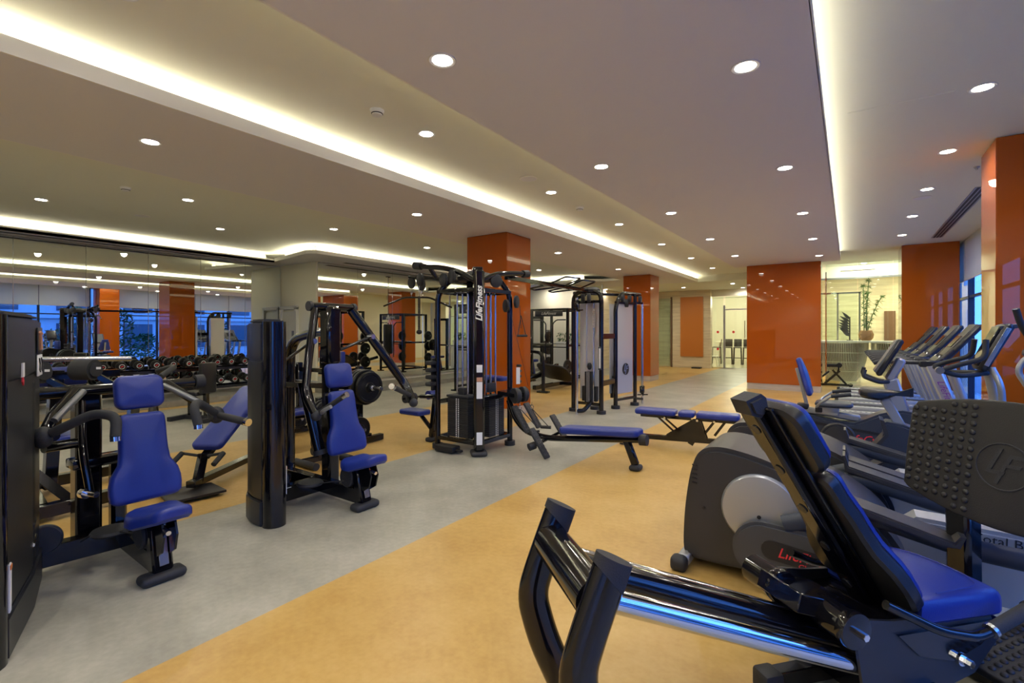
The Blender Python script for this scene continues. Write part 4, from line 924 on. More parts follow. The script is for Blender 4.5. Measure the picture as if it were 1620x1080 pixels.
for a, c, hh in (((-4.3, 8.21, .17), (-3.72, 8.20, .17), .05), ((-4.3, 8.21, 2.06), (-3.72, 8.20, 2.06), .05), ((-3.75, 8.93, .17), (-3.60, 9.58, .17), .05), ((-3.75, 8.93, 2.08), (-3.60, 9.58, 2.08), .05), ((-3.74, 8.2, .55), (-3.76, 8.93, .55), .10), ((-3.74, 8.2, 1.42), (-3.76, 8.93, 1.42), .10), ((-4.3, 8.22, 2.24), (-3.75, 9.2, 2.24), .05)):
    B(ps).bar(a, c, .05, hh).part('cross_rail', 'black', ps)
B(ps).revolve((-3.98, 8.3, 2.24), (0, 0, 1), [(0, 0), (.17, 0), (.18, .05), (.14, .09), (0, .1)], 24).part('hub_cap', 'rubber', ps)
for c, ax in (((-4.05, 8.12, 2.13), (.9, .3, 0)), ((-3.93, 8.12, 2.13), (.9, .3, 0)), ((-3.68, 9.12, 2.17), (1, .2, 0)), ((-3.66, 9.28, 2.08), (1, .2, 0)), ((-3.64, 9.38, 2.17), (1, .2, 0)), ((-3.58, 9.82, 2.17), (1, .2, 0))):
    pulley(B(ps), c, ax, .085, .03).part('pulley', 'rubber', ps)
for (x, y) in ((-4.08, 7.93), (-3.55, 9.86)):
    B(ps).tube([(x, y, .0), (x, y, 2.12)], .026, 12).part('slide_post', 'chrome', ps)
    b = B(ps); zc = 1.98 if x < -4 else .28
    pulley(b, (x + .02, y - .03, zc), (1, .3, 0), .085, .03); b.box((x, y, zc + .02), (.09, .09, .16), bev=.02).tube([(x - .1, y, zc - .1), (x + .12, y, zc - .08)], .012, 8).torus((x + .03, y - .03, zc), (1, .3, 0), .1, .012, 18, 6); b.part('slide_carriage', 'black', ps)
B(ps).tube([(-4.08, 7.93, .06), (-3.98, 8.0, .06), (-3.92, 8.2, .2)], .04, 10, .05).part('post_bracket', 'black', ps)
B(ps).bar((-4.08, 7.93, 2.12), (-4.1, 8.3, 2.2), .05, .05).part('post_bracket', 'black', ps)
B(ps).bar((-3.55, 9.86, 2.1), (-3.62, 9.6, 2.1), .05, .05).bar((-3.55, 9.86, .1), (-3.6, 9.58, .14), .05, .05).part('post_bracket', 'black', ps)
B(ps).box((-3.72, 8.14, 1.02), (.06, .03, .42), bev=.005).part('chart_board', 'shell_blue', ps); B(ps).box((-3.715, 8.122, 1.02), (.035, .004, .36)).part('chart_print', 'label_white', ps)
for k in range(9): B(ps).box((-3.86, 8.17, 1.92 - k * .04), (.05, .01, .028)).part('height_plate', 'plinth', ps)
# round emblem on the side shroud
Fe = frame3((-3.672, 9.26, .76), (.18, .983, 0), (0, 0, 1))
Fe = Fe @ Matrix.Translation((0, 0, .0)) ; sgn = 1
b = B(); b.m = root_matrix(ps).inverted() @ Fe
for pts in ([(-.025, .10), (-.008, .10), (-.045, -.03), (.005, -.03), (.0, -.045), (-.068, -.045)], [(.02, .065), (.09, .065), (.086, .05), (.032, .05), (.024, .018), (.08, .018), (.076, .003), (.018, .003), (-.012, -.10), (-.03, -.10)]):
    b.prism(pts, .004, .008, Matrix(((1, 0, 0, 0), (0, 0, 1, 0), (0, 1, 0, 0), (0, 0, 0, 1))))
for v in b.bm.verts: pass
b.part('emblem_stroke', 'frost_blue', ps, sm=False)
b = B(); b.m = root_matrix(ps).inverted() @ Fe; b.revolve((0, 0, .001), (0, 0, 1), [(0, 0), (.118, 0), (.118, .003), (0, .003)], 30); b.part('emblem_disc', 'dark_slot', ps, sm=False)

# ============================================================ adjustable bench
ab = thing('adjustable_bench', 'flat adjustable bench with three blue pads behind the row bench', 'bench', (-1.68, 6.4, 0))
bx = Matrix.Translation((0, 0, 0))
for x, L_, W_ in ((-.42, .52, .27), (-.03, .20, .25), (.34, .50, .27)):
    B().pad(rrect(L_, W_, .05), .07, Matrix.Translation((x, 0, .415)), .026).part('pad', 'blue', ab)
B().bar((-.62, 0, .39), (.02, 0, .39), .06, .04).part('back_rail', 'black', ab); B().bar((.08, 0, .39), (.58, 0, .39), .06, .04).part('seat_rail', 'black', ab)
B().bar((-.78, 0, .10), (.75, 0, .14), .07, .06).part('base_beam', 'black', ab)
b = B()
for y in (-.05, .05): b.prism([(-.10, .14), (.22, .14), (.14, .38), (.04, .38), (-.3, .15)], y - .004, y + .004)
b.part('centre_bracket', 'black', ab)
B().bar((-.40, .0, .38), (-.14, .0, .16), .03, .02).bar((-.32, 0, .38), (-.10, 0, .2), .03, .02).bar((.30, 0, .38), (.16, 0, .18), .05, .03).bar((.42, 0, .38), (.30, 0, .20), .04, .03).part('support_strut', 'black', ab)
B().bar((.55, 0, .12), (.55, 0, .40), .04, .04, (1, 0, 0)).part('front_upright', 'black', ab)
B().bar((-.82, -.22, .04), (-.82, .22, .04), .06, .06).part('rear_foot', 'rubber', ab); B().bar((.72, -.26, .05), (.72, .26, .05), .06, .06).part('front_foot', 'rubber', ab)
B().bar((-.84, 0, .06), (-.66, 0, .12), .09, .05).part('transport_handle', 'rubber', ab)
for x in (-.3, .1, .3): B().cyl((x, -.065, .38), (x, .065, .38), .014, 10).part('bolt', 'chrome', ab)
B().box((.02, 0, .08), (.07, .05, .04), (0, .5, 0)).part('foot_tab', 'black', ab)
ab.rotation_euler.z = radians(6)
# ============================================================ leg press in the foreground (local +x = towards the foot plate)
lp = thing('leg_press_machine', 'big leg press in the foreground with blue seat and studded foot plate', 'exercise machine', (-.75, 1.49, 0), radians(48.8))
def N(): return B()
for y in (-.23, .23):
    N().tube([(.0, y, .80), (-.07, y, .62), (-.11, y, .50), (-.065, y, .33), (.06, y, .05)], .060, 18, .09, ry=.036, up=(0, 1, 0)).part('rear_upright', 'black', lp)
    b = N(); b.tube([(-.010, y, .775), (.012, y, .832)], .0625, 22, ry=.038, up=(0, 1, 0))
    for v in b.bm.verts:
        top = v.co.z > .805; dzc = -(v.co.x - (.012 if top else -.010)) * (.08 if top else .55); v.co.z += dzc; v.co.x += dzc * .38
    b.part('upright_cap', 'rubber', lp)
    N().box((.07, y, .025), (.16, .09, .05), bev=.02).part('rubber_foot', 'rubber', lp)
b = N(); b.tube([(-.035, -.21, .70), (-.035, .21, .70)], .068, 24); b.part('rear_crossbar', 'black', lp)
for y in (-.15, .15):
    N().tube([(.0, y, .675), (1.28, y, .20)], .036, 24).part('guide_rail', 'chrome', lp)
N().tube([(.0, 0, .70), (1.35, 0, .20)], .058, 20, ry=.045).part('spine_tube', 'black', lp)
for y in (-.20, .16):
    N().bar((.92, y, .05), (1.9, y, .05), .06, .07).part('base_beam', 'black', lp)
    N().box((.90, y, .045), (.09, .09, .09), bev=.015).part('beam_foot', 'rubber', lp)
N().bar((1.25, -.24, .12), (1.25, .24, .12), .10, .2).part('rail_support', 'black', lp)
# carriage
for x, y0, y1, z in ((.86, .06, .20, .50), (.93, -.20, -.06, .465)):
    N().cyl((x, y0, z), (x, y1, z), .056, 28).part('roller_drum', 'black', lp)
    ys_ = y0 if y0 < 0 else y0 - .01
    N().revolve((x, ys_, z), (0, -1, 0), [(.062, -.02), (.066, 0), (.062, .014), (.03, .018), (0, .018)], 26).part('roller_flange', 'black', lp)
    N().cyl((x, ys_ - .015, z), (x, ys_ - .05, z), .013, 6).part('bolt', 'chrome', lp)
N().bar((.80, 0, .52), (1.05, 0, .44), .20, .07).part('carriage_block', 'black', lp)
b = N()
for y in (-.20, .19): b.prism([(.93, .50), (1.10, .47), (1.58, .43), (1.62, .33), (1.50, .22), (1.12, .14), (.98, .22)], y, y + .012)
b.part('carriage_side', 'shell_dark', lp)
N().cyl((1.42, -.205, .29), (1.42, -.245, .29), .014, 6).cyl((1.42, -.2, .29), (1.42, -.215, .29), .024, 14).part('bolt', 'chrome', lp)
# back rest
lean = radians(34); U = Vector((-sin(lean), 0, cos(lean))); Fw = Vector((cos(lean), 0, sin(lean))); BB = Vector((1.25, 0, .44))
def bp(u, f=0, y=0): v = BB + U * u + Fw * f; return (v.x, y, v.z)
N().bar(bp(.02, -.045), bp(.98, -.045), .085, .04, (1, 0, 0), .012).part('back_spine', 'black', lp)
for k in range(5): N().cyl(bp(.12 + k * .19, -.064), bp(.12 + k * .19, -.069), .020, 14).part('spine_hole', 'shell_dark', lp)
N().bar(bp(.0, -.02), bp(.96, -.02), .17, .015, (1, 0, 0)).part('back_plate', 'black', lp)
b = N(); b.prism([(-.068, -.05), (.0, -.035), (.01, -.01), (-.005, .03), (-.05, .04), (-.075, .01)], -.055, .055, frame3(bp(.97, 0), Fw, (0, -1, 0)) @ Matrix(((1, 0, 0, 0), (0, 1, 0, 0), (0, 0, 1, 0), (0, 0, 0, 1))), .012); b.part('spine_cap', 'rubber', lp)
def bframe(u, f): return frame3(bp(u, f), (0, 1, 0), U)
# lower pad: side skirts black, blue face
def lobe(w0, w1, wt, h_): return bottle(w0, w1, wt, h_)
N().pad(bottle(.30, .42, .26, .60), .06, bframe(.03, -.01), .02, 0).part('back_pad_shell', 'vinyl_black', lp)
N().pad([(a * .93, c * .97 + .01) for a, c in bottle(.30, .42, .26, .60)], .04, bframe(.03, .036), .026, .02).part('back_pad', 'blue', lp)
N().pad(rrect(.30, .29, .07), .062, bframe(.03 + .765, -.01), .022, 0).part('head_pad_shell', 'vinyl_black', lp)
N().pad(rrect(.275, .27, .065), .042, bframe(.03 + .765, .036), .028, .016).part('head_pad', 'blue', lp)
# seat
ol = [(-.16, .20), (.10, .215), (.22, .205), (.29, .17), (.325, .10), (.33, 0)]; ol = ol + [(x, -y) for x, y in reversed(ol[:-1])]
bd = lambda x, y, z: (x, y, z - max(0, x - .12) ** 2 * 1.1 + x * .0)
N().pad(ol, .10, Matrix.Translation((1.40, 0, .42)), .035, .012, bend=bd).part('seat_pad', 'blue', lp)
b = N(); b.tube([(1.33, .185, .532), (1.55, .175, .529), (1.615, .11, .521), (1.63, 0, .520), (1.615, -.11, .521), (1.55, -.175, .529), (1.33, -.185, .532)], .0022, 6, .06); b.part('seat_seam', 'blue', lp)
N().box((1.41, 0, .41), (.46, .30, .03), bev=.01).part('seat_plate', 'black', lp)
b = N(); b.prism([(1.12, .42), (1.62, .41), (1.52, .33), (1.38, .29), (1.22, .33)], -.21, .21); b.part('seat_bracket', 'black', lp)
for sg in (-1, 1):
    N().tube([(1.06, sg * .21, .54), (1.24, sg * .26, .45), (1.38, sg * .28, .42), (1.44, sg * .285, .435)], .017, 12, .05).part('seat_handle', 'black', lp)
    N().tube([(1.45, sg * .286, .44), (1.60, sg * .30, .50)], .023, 14).part('foam_grip', 'foam', lp)
    for a, c in (((1.44, sg * .285, .435), (1.452, sg * .286, .44)), ((1.60, sg * .30, .50), (1.61, sg * .301, .504))): N().cyl(a, c, .026, 16).part('grip_ring', 'steel', lp)
# foot plate
PT = radians(9); PU = Vector((sin(PT), 0, cos(PT))); PC = Vector((1.93, -.05, .92))
PF = frame3(PC, (0, -1, 0), PU)     # x = machine right, y = up, z = towards seat (-x)
hw, hh = .40, .245
ol = []
for t in [k / 14 for k in range(15)]: x = -hw * .93 + 2 * hw * .93 * t; ol.append((x, hh + .055 * (1 - (x / hw) ** 2) - .02))
right = [(hw - .005, hh - .05), (hw, 0), (hw - .005, -hh * .72)]
low = [(hw * .93 - 2 * hw * .93 * t, -hh * .80 - .07 * (1 - ((1 - 2 * t)) ** 2)) for t in [k / 14 for k in range(15)]]
left = [(-hw + .005, -hh * .72), (-hw, 0), (-hw + .005, hh - .05)]
ol = ol + right + low + left
FP = N().pad(ol, .03, PF, .008, 0).part('foot_plate', 'black_matte', lp)
bump = bpy.data.meshes.new('stud'); bm_ = bmesh.new(); bmesh.ops.create_uvsphere(bm_, u_segments=10, v_segments=6, radius=.0135); bmesh.ops.scale(bm_, vec=(1, 1, .55), verts=bm_.verts); bm_.to_mesh(bump); bm_.free()
bump.materials.append(MT['black_matte']); bump.polygons.foreach_set('use_smooth', [True] * len(bump.polygons))
for i in range(-9, 10):
    for j in range(-6, 7):
        x = i * .0415; y = j * .0385 + .008 - abs(0) 
        if (x / .115) ** 2 + (y / .12) ** 2 < 1 or abs(i) < 3: continue
        top = hh + .055 * (1 - (x / hw) ** 2) - .045; bot = -hh * .80 - .07 * (1 - (x / hw) ** 2) + .03
        if y > top or y < bot: continue
        o = bpy.data.objects.new('stud', bump); COL.objects.link(o); o.parent = FP; o.matrix_local = PF @ Matrix.Translation((x, y, .0305))
N().torus(PF @ Vector((0, 0, .031)), PF.to_3x3() @ Vector((0, 0, 1)), .098, .0035, 40, 6).part('emblem_ring', 'rubber', FP)
b = N(); b.m = PF @ Matrix.Translation((0, 0, .031))
for pts in ([(-.02, .075), (-.005, .075), (-.04, -.02), (.01, -.02), (.005, -.035), (-.062, -.035)], [(.02, .055), (.075, .055), (.07, .04), (.03, .04), (.02, .015), (.065, .015), (.06, 0), (.012, 0), (-.012, -.075), (-.028, -.075)]):
    b.prism(pts, 0, .003, Matrix(((1, 0, 0, 0), (0, 0, 1, 0), (0, 1, 0, 0), (0, 0, 0, 1))))
b.part('emblem', 'rubber', FP)
for y in (.17, -.27): N().bar((2.02, y, .05), (2.0, y, .95), .11, .10, (1, 0, 0), .02).part('plate_post', 'black', lp)
N().bar((1.99, -.3, .92), (1.99, .22, .92), .08, .06).part('plate_bracket', 'black', lp)
N().bar((1.80, 0, .05), (2.1, 0, .05), .6, .08).part('front_base', 'black', lp)
# lower studded step
SF = Matrix.Translation((1.86, -.22, .17)) @ Matrix.Rotation(radians(-12), 4, 'Y')
LS = N().pad(rrect(.42, .46, .06), .03, SF, .01, 0).part('lower_step', 'black_matte', lp)
for i in range(-5, 6):
    for j in range(-5, 6):
        o = bpy.data.objects.new('stud', bump); COL.objects.link(o); o.parent = LS; o.matrix_local = SF @ Matrix.Translation((i * .034, j * .04, .0305))
# ============================================================ cross trainers, bikes, treadmills: all face the window (+x)
def elliptical(lab, Y):
    r = thing('cross_trainer', lab, 'cross trainer', (0, Y, 0), 0, 'cross trainers with silver discs')
    prof = [(-.88, .10), (-.87, .36), (-.84, .58), (-.80, .72), (-.74, .775), (-.64, .79), (-.48, .765), (-.30, .71), (-.05, .62), (.14, .50), (.26, .32), (.26, .16), (-.2, .10), (-.6, .06), (-.84, .06)]
    B().prism(smooth_poly(prof), -.30, .30, None, .028).part('rear_housing', 'shell', r)
    for k in range(5): B().box((-.80, -.303, .66 - k * .028), (.03, .006, .008), (0, .15, 0)).part('vent_slit', 'dark_slot', r)
    for x, z in ((-.745, .40), (-.36, .635)): B().cyl((x, -.304, z), (x, -.30, z), .009, 10).part('screw', 'dark_slot', r)
    for s_ in (-1, 1):
        b = B(); b.revolve((-.43, s_ * .30, .45), (0, s_, 0), [(.0, .032), (.16, .032), (.20, .026), (.212, .012), (.213, 0)], 48); dc = b.part('disc_cover', 'silver', r)
        b = B(); b.cyl((-.43, s_ * .333, .42), (-.43, s_ * .337, .42), .011, 12); b.part('disc_bolt', 'dark_slot', dc)
        # crank cover (rounded) with dark name panel
        cap = [(-.40 + .165 * cos(a), .25 + .165 * sin(a)) for a in [radians(90 + 180 * k / 14) for k in range(15)]]
        cap += [(-.05, .10), (.20, .13), (.30, .20), (.30, .27), (.16, .33), (-.1, .40)]
        cc = B().prism(smooth_poly(cap, 1), s_ * .345, s_ * .405, None, .018).part('crank_cover', 'shell_light', r)
        pn = [(-.285 + .055 * cos(a), .27 + .055 * sin(a)) for a in [radians(80 + 200 * k / 8) for k in range(9)]] + [(.13, .185), (.20, .24), (.13, .285)]
        B().prism([(x - .07, z + .004) for x, z in pn], s_ * .404, s_ * .408).part('name_panel', 'shell_dark', cc)
        F = frame3((-.18, s_ * .409, .268), (1, 0, 0), (0, 0, 1)) if s_ < 0 else frame3((-.18, s_ * .409, .268), (-1, 0, 0), (0, 0, 1))
        F = F @ Matrix.Rotation(0, 4, 'Z')
        text('LifeFitness', .078, 'red_print', cc, F, .35, .0008, 'lettering', 'red script lettering', .9, .0006)
        text('Club Series', .038, 'red_print', cc, F @ Matrix.Translation((.05, -.05, 0)), 0, .0008, 'lettering', 'red lettering', 1.1)
        # pedal arm and tray
        B().tube([(-.30, s_ * .37, .42), (.05, s_ * .36, .56), (.45, s_ * .34, .47), (.95, s_ * .34, .45)], .030, 12, .1, ry=.05).part('pedal_arm', 'shell_blue', r)
        b = B(); b.prism([(-.02, .60), (.36, .50), (.42, .505), (.44, .56), (.42, .56), (.40, .53), (.0, .635), (-.02, .70), (-.035, .70)], s_ * .40 - .085, s_ * .40 + .085, None, .008); b.part('pedal', 'shell', r)
        B().tube([(.95, s_ * .34, .45), (1.05, s_ * .35, .75), (1.12, s_ * .33, 1.05)], .028, 12, .1).part('swing_arm', 'silver', r)
        B().tube([(1.12, s_ * .33, 1.05), (1.08, s_ * .34, 1.35), (.98, s_ * .31, 1.55), (.95, s_ * .28, 1.66)], .020, 12, .12).part('moving_handle', 'rubber', r)
    st_ = B().prism([(.12, .34), (.30, .50), (1.30, .48), (1.34, .12), (.2, .12)], -.09, .09, None, .02).part('silver_track', 'silver', r)
    text('Total Body Trainer', .062, 'shell_dark', st_, frame3((.76, -.092, .448), (1, 0, -.02), (0, 0, 1)), 0, .0008, 'lettering', 'dark lettering')
    B().bar((-.86, -.34, .06), (-.86, .34, .06), .07, .07, bev=.01).part('rear_bar', 'silver', r)
    for y in (-.36, .36): B().box((-.88, y, .045), (.10, .10, .09), bev=.03, seg=3).part('rubber_foot', 'rubber', r)
    B().tube([(1.20, 0, .3), (1.18, 0, .9), (1.10, 0, 1.35)], .06, 14, .2, ry=.045).part('front_column', 'silver', r)
    B().box((1.25, 0, .06), (.30, .62, .08), bev=.02).part('front_base', 'shell_dark', r)
    cs = B().box((1.06, 0, 1.50), (.07, .34, .38), (0, radians(28), 0), bev=.025).part('console', 'shell_dark', r)
    B().box((1.018, 0, 1.50), (.004, .26, .22), (0, radians(28), 0)).part('screen', 'screen', cs)
    return r
e1 = elliptical('grey cross trainer with a big silver disc, behind the leg press', 3.47)
copy_tree(e1, (0.0, 4.47, 0), 0, 'second grey cross trainer, mostly hidden behind the nearest one')

# ---- upright bike
ub = thing('upright_bike', 'upright exercise bike with black saddle, between cross trainers and recumbent bike', 'exercise bike', (.0, 5.2, 0))
ub.location = (.28, 5.25, 0)
ol = [(-.16, .02), (-.15, .09), (-.10, .125), (-.02, .12), (.05, .07), (.12, .035), (.19, .028), (.215, .0)]; ol += [(x, -y) for x, y in reversed(ol[:-1])]
B().pad(ol, .085, Matrix.Translation((-.05, 0, .915)), .035, .008, bend=lambda x, y, z: (x, y, z + abs(min(0, x)) * .12 - (max(0, x) * .05 if z > .03 else -max(0, x) * .45))).part('saddle', 'vinyl_black', ub)
B().bar((-.03, 0, .93), (.12, 0, .62), .045, .075, (1, 0, 0), .008).part('seat_post', 'silver', ub)
body = [(-.06, .75), (-.03, .63), (-.12, .50), (-.03, .41), (-.17, .32), (-.22, .16), (-.20, .09), (.75, .09), (.86, .30), (.80, .56), (.62, .62), (.40, .60), (.28, .62), (.14, .72)]
B().prism(smooth_poly(body, 1), -.115, .115, None, .02).part('body_shell', 'shell_blue', ub)
B().prism([(-.065, .76), (-.035, .63), (-.125, .50), (-.035, .41), (-.175, .32), (-.225, .16), (-.20, .16), (-.15, .31), (-.005, .41), (-.09, .50), (-.005, .63), (-.035, .75)], -.12, .12).part('shell_edge', 'shell', ub)
text('LifeCycle', .075, 'red_print', ub, frame3((.06, -.118, .30), (1, 0, 0), (0, 0, 1)), .35, .0008, 'lettering', 'red script lettering', 1, .0006)
B().cyl((.30, -.13, .30), (.30, .13, .30), .10, 26).part('crank_disc', 'shell', ub)
for s_ in (-1, 1):
    B().bar((.30, s_ * .15, .30), (.30 + s_ * .12, s_ * .16, .30 - s_ * .11), .02, .03).part('crank_arm', 'silver_dark', ub)
    B().box((.30 + s_ * .12, s_ * .22, .30 - s_ * .11), (.10, .10, .03), bev=.008).part('pedal', 'rubber', ub)
for x in (-.12, .78): B().bar((x, -.27, .04), (x, .27, .04), .07, .08, bev=.02).part('base_bar', 'silver', ub)
B().tube([(.70, 0, .58), (.66, 0, 1.0), (.62, 0, 1.22)], .055, 14, .1, ry=.04).part('mast', 'silver', ub)
cu = B().bar((.56, 0, 1.20), (.72, 0, 1.56), .30, .06, (1, 0, 0), .02).part('console', 'shell_dark', ub)
for y in (-.153, .153): B().bar((.58, y, 1.24), (.705, y, 1.53), .006, .03, (1, 0, 0)).part('silver_strip', 'steel', cu)
B().bar((.555, 0, 1.23), (.69, 0, 1.535), .24, .064, (1, 0, 0), .006).part('screen', 'screen', cu)
B().bar((.66, 0, 1.53), (.80, 0, 1.55), .26, .03).part('reading_ledge', 'shell_blue', ub)
for s_ in (-1, 1):
    B().tube([(.60, s_ * .06, 1.18), (.42, s_ * .22, 1.16), (.30, s_ * .25, 1.20), (.44, s_ * .25, 1.26), (.56, s_ * .24, 1.30), (.57, s_ * .2, 1.44)], .019, 12, .07).part('handlebar', 'rubber', ub)
    B().tube([(.62, s_ * .10, 1.22), (.66, s_ * .16, 1.1), (.68, s_ * .12, .85), (.70, s_ * .06, .6)], .022, 12, .08).part('mast_rail', 'silver', ub)
B().cyl((.30, -.28, 1.20), (.30, -.22, 1.20), .027, 18).part('grip_end', 'silver_dark', ub)

# ---- recumbent bike
rb = thing('recumbent_bike', 'recumbent exercise bike with blue backrest in front of the treadmills', 'exercise bike', (0, 6.55, 0))
body = [(-.66, .58), (-.56, .60), (-.42, .57), (.02, .50), (.16, .57), (.30, .65), (.50, .69), (.66, .62), (.80, .38), (.78, .14), (.50, .10), (-.30, .14), (-.62, .20), (-.70, .40)]
B().prism(smooth_poly(body, 1), -.14, .14, None, .025).part('body_shell', 'shell_blue', rb)
B().prism([(-.62, .50), (.30, .40), (.30, .43), (-.62, .53)], -.145, .145).part('body_groove', 'shell_dark', rb)
B().revolve((-.10, -.14, .34), (0, -1, 0), [(.165, 0), (.165, .012), (.15, .022), (.135, .018), (.13, .03), (0, .034)], 36).part('crank_disc', 'shell', rb)
text('LifeCycle', .105, 'red_print', rb, frame3((.16, -.145, .35), (1, 0, 0), (0, 0, 1)), .35, .0008, 'lettering', 'red script lettering', 1, .0008)
B().bar((-.50, 0, .615), (.10, 0, .55), .10, .07, bev=.012).part('seat_rail', 'silver', rb)
B().box((-.20, -.07, .62), (.22, .03, .10), (0, .1, 0), bev=.01).part('seat_carriage', 'silver', rb)
B().box((-.28, -.075, .62), (.07, .04, .06), bev=.012).part('adjust_lever', 'dark_slot', rb)
B().pad([(x, y) for x, y in rrect(.36, .34, .09)], .05, Matrix.Translation((-.14, 0, .665)), .028).part('seat_pad', 'shell_blue', rb)
B().box((-.44, 0, .64), (.12, .12, .07), bev=.02).part('seat_base', 'shell_dark', rb)
B().bar((-.40, 0, .66), (-.50, 0, 1.08), .05, .035, (1, 0, 0)).part('back_post', 'silver', rb)
B().pad(bottle(.30, .38, .22, .44), .05, frame3((-.385, 0, .77), (0, 1, 0), (-.28, 0, .96)), .022, .02).part('backrest', 'blue', rb)
for s_ in (-1, 1):
    B().tube([(-.30, s_ * .14, .66), (-.26, s_ * .23, .72), (-.16, s_ * .24, .80)], .014, 10, .04).part('side_handle', 'silver', rb)
    B().tube([(-.16, s_ * .24, .80), (.02, s_ * .24, .83)], .021, 12).part('foam_grip', 'rubber', rb)
B().bar((.46, 0, .64), (.36, 0, 1.0), .11, .14, (1, 0, 0), .02).bar((.35, 0, .98), (.46, 0, 1.22), .09, .09, (1, 0, 0), .02).part('mast', 'silver', rb)
cr_ = B().bar((.25, 0, 1.04), (.45, 0, 1.42), .36, .055, (1, 0, 0), .018).part('console', 'shell_dark', rb)
B().bar((.235, 0, 1.07), (.425, 0, 1.405), .29, .045, (1, 0, 0), .006).part('console_face', 'silver_dark', cr_)
for s_ in (-1, 1): B().tube([(.34, s_ * .05, .97), (.26, s_ * .19, .97), (.12, s_ * .22, 1.03), (.14, s_ * .20, 1.10)], .020, 12, .06).part('console_handle', 'rubber', rb)
for s_ in (-1, 1):
    B().bar((.48, s_ * .17, .40), (.48 + s_ * .12, s_ * .18, .32), .02, .03).part('crank_arm', 'silver_dark', rb); B().box((.48 + s_ * .12, s_ * .24, .32), (.04, .10, .14), bev=.01).part('pedal', 'rubber', rb)
for x in (-.6, .72): B().bar((x, -.28, .045), (x, .28, .045), .08, .09, bev=.02).bar((x, 0, .08), (x, 0, .2), .1, .1, (1, 0, 0)).part('base_bar', 'silver', rb)

# ---- treadmills
tm = thing('treadmill', 'x', 'treadmill', (-.22, 13.5, 0), 0, 'treadmills in a row facing the window')
B().box((.78, 0, .165), (1.50, .50, .02)).part('belt', 'belt', tm, sm=False)
for s_ in (-1, 1):
    sr = B().box((.78, s_ * .345, .15), (1.56, .155, .10), bev=.015).part('side_rail', 'silver', tm)
    for k in range(20): B().box((.10 + k * .07, s_ * .285, .202), (.030, .012, .004)).part('rail_slot', 'dark_slot', sr, sm=False)
    B().box((.02, s_ * .345, .14), (.07, .165, .13), bev=.02).part('end_cap', 'leaf_dark', tm)
    B().bar((1.50, s_ * .38, .12), (1.18, s_ * .36, 1.04), .07, .15, (1, 0, 0), .02).part('upright', 'silver', tm)
    text('LifeFitness', .11, 'purple_print', tm, (frame3((1.34, s_ * .42 + s_ * -.002, .60), (.33, 0, -.95), (.95, 0, .33)) if s_ < 0 else frame3((1.34, s_ * .42 - .002, .60), (-.33, 0, .95), (.95, 0, .33))), .3, .0008, 'lettering', 'purple script lettering')
    B().tube([(.52, s_ * .34, 1.03), (.58, s_ * .34, 1.06), (1.14, s_ * .36, 1.06), (1.30, s_ * .34, 1.06)], .024, 12, .03, ry=.030).part('handrail', 'shell_dark', tm)
    B().tube([(1.22, s_ * .20, 1.02), (1.30, s_ * .20, 1.16)], .018, 10).part('pulse_grip', 'steel', tm)
    B().tube([(1.26, s_ * .28, 1.05), (1.42, s_ * .28, 1.25)], .035, 12).part('bottle_holder', 'shell', tm)
    B().bar((1.30, s_ * .36, 1.04), (1.04, s_ * .36, 1.05), .07, .10, bev=.02).part('rail_joint', 'shell_dark', tm)
B().box((.78, 0, .10), (1.52, .60, .06), bev=.01).part('deck', 'shell_dark', tm)
B().prism([(1.48, .10), (1.48, .20), (1.56, .27), (1.78, .31), (2.0, .27), (2.06, .12), (2.04, .06), (1.5, .06)], -.36, .36, None, .02).part('motor_hood', 'silver', tm)
for x in (.1, 1.7):
    for y in (-.28, .28): B().cyl((x, y, 0), (x, y, .1), .035, 12).part('level_foot', 'rubber', tm)
B().bar((1.24, 0, 1.02), (1.34, 0, 1.12), .66, .12, (1, 0, 0), .03).part('console_base', 'shell_dark', tm)
ctm = B().bar((1.34, 0, 1.10), (1.72, 0, 1.60), .60, .07, (1, 0, 0), .03).part('console', 'shell_dark', tm)
B().bar((1.345, 0, 1.15), (1.69, 0, 1.60), .50, .05, (1, 0, 0), .01).part('console_face', 'shell', ctm)
B().bar((1.43, 0, 1.27), (1.55, 0, 1.43), .30, .06, (1, 0, 0), .004).part('screen', 'screen', ctm)
for y in (-.2, .2): B().tube([(1.42, y, 1.0), (1.62, y, .30)], .04, 12).part('front_strut', 'silver', tm)
tm['label'] = 'fourth treadmill, furthest and beside the orange column'
for y, lab in ((12.1, 'third treadmill counted from the recumbent bike'), (10.75, 'second treadmill counted from the recumbent bike'), (9.4, 'first treadmill next to the recumbent bike')): copy_tree(tm, (-.22, y, 0), 0, lab)

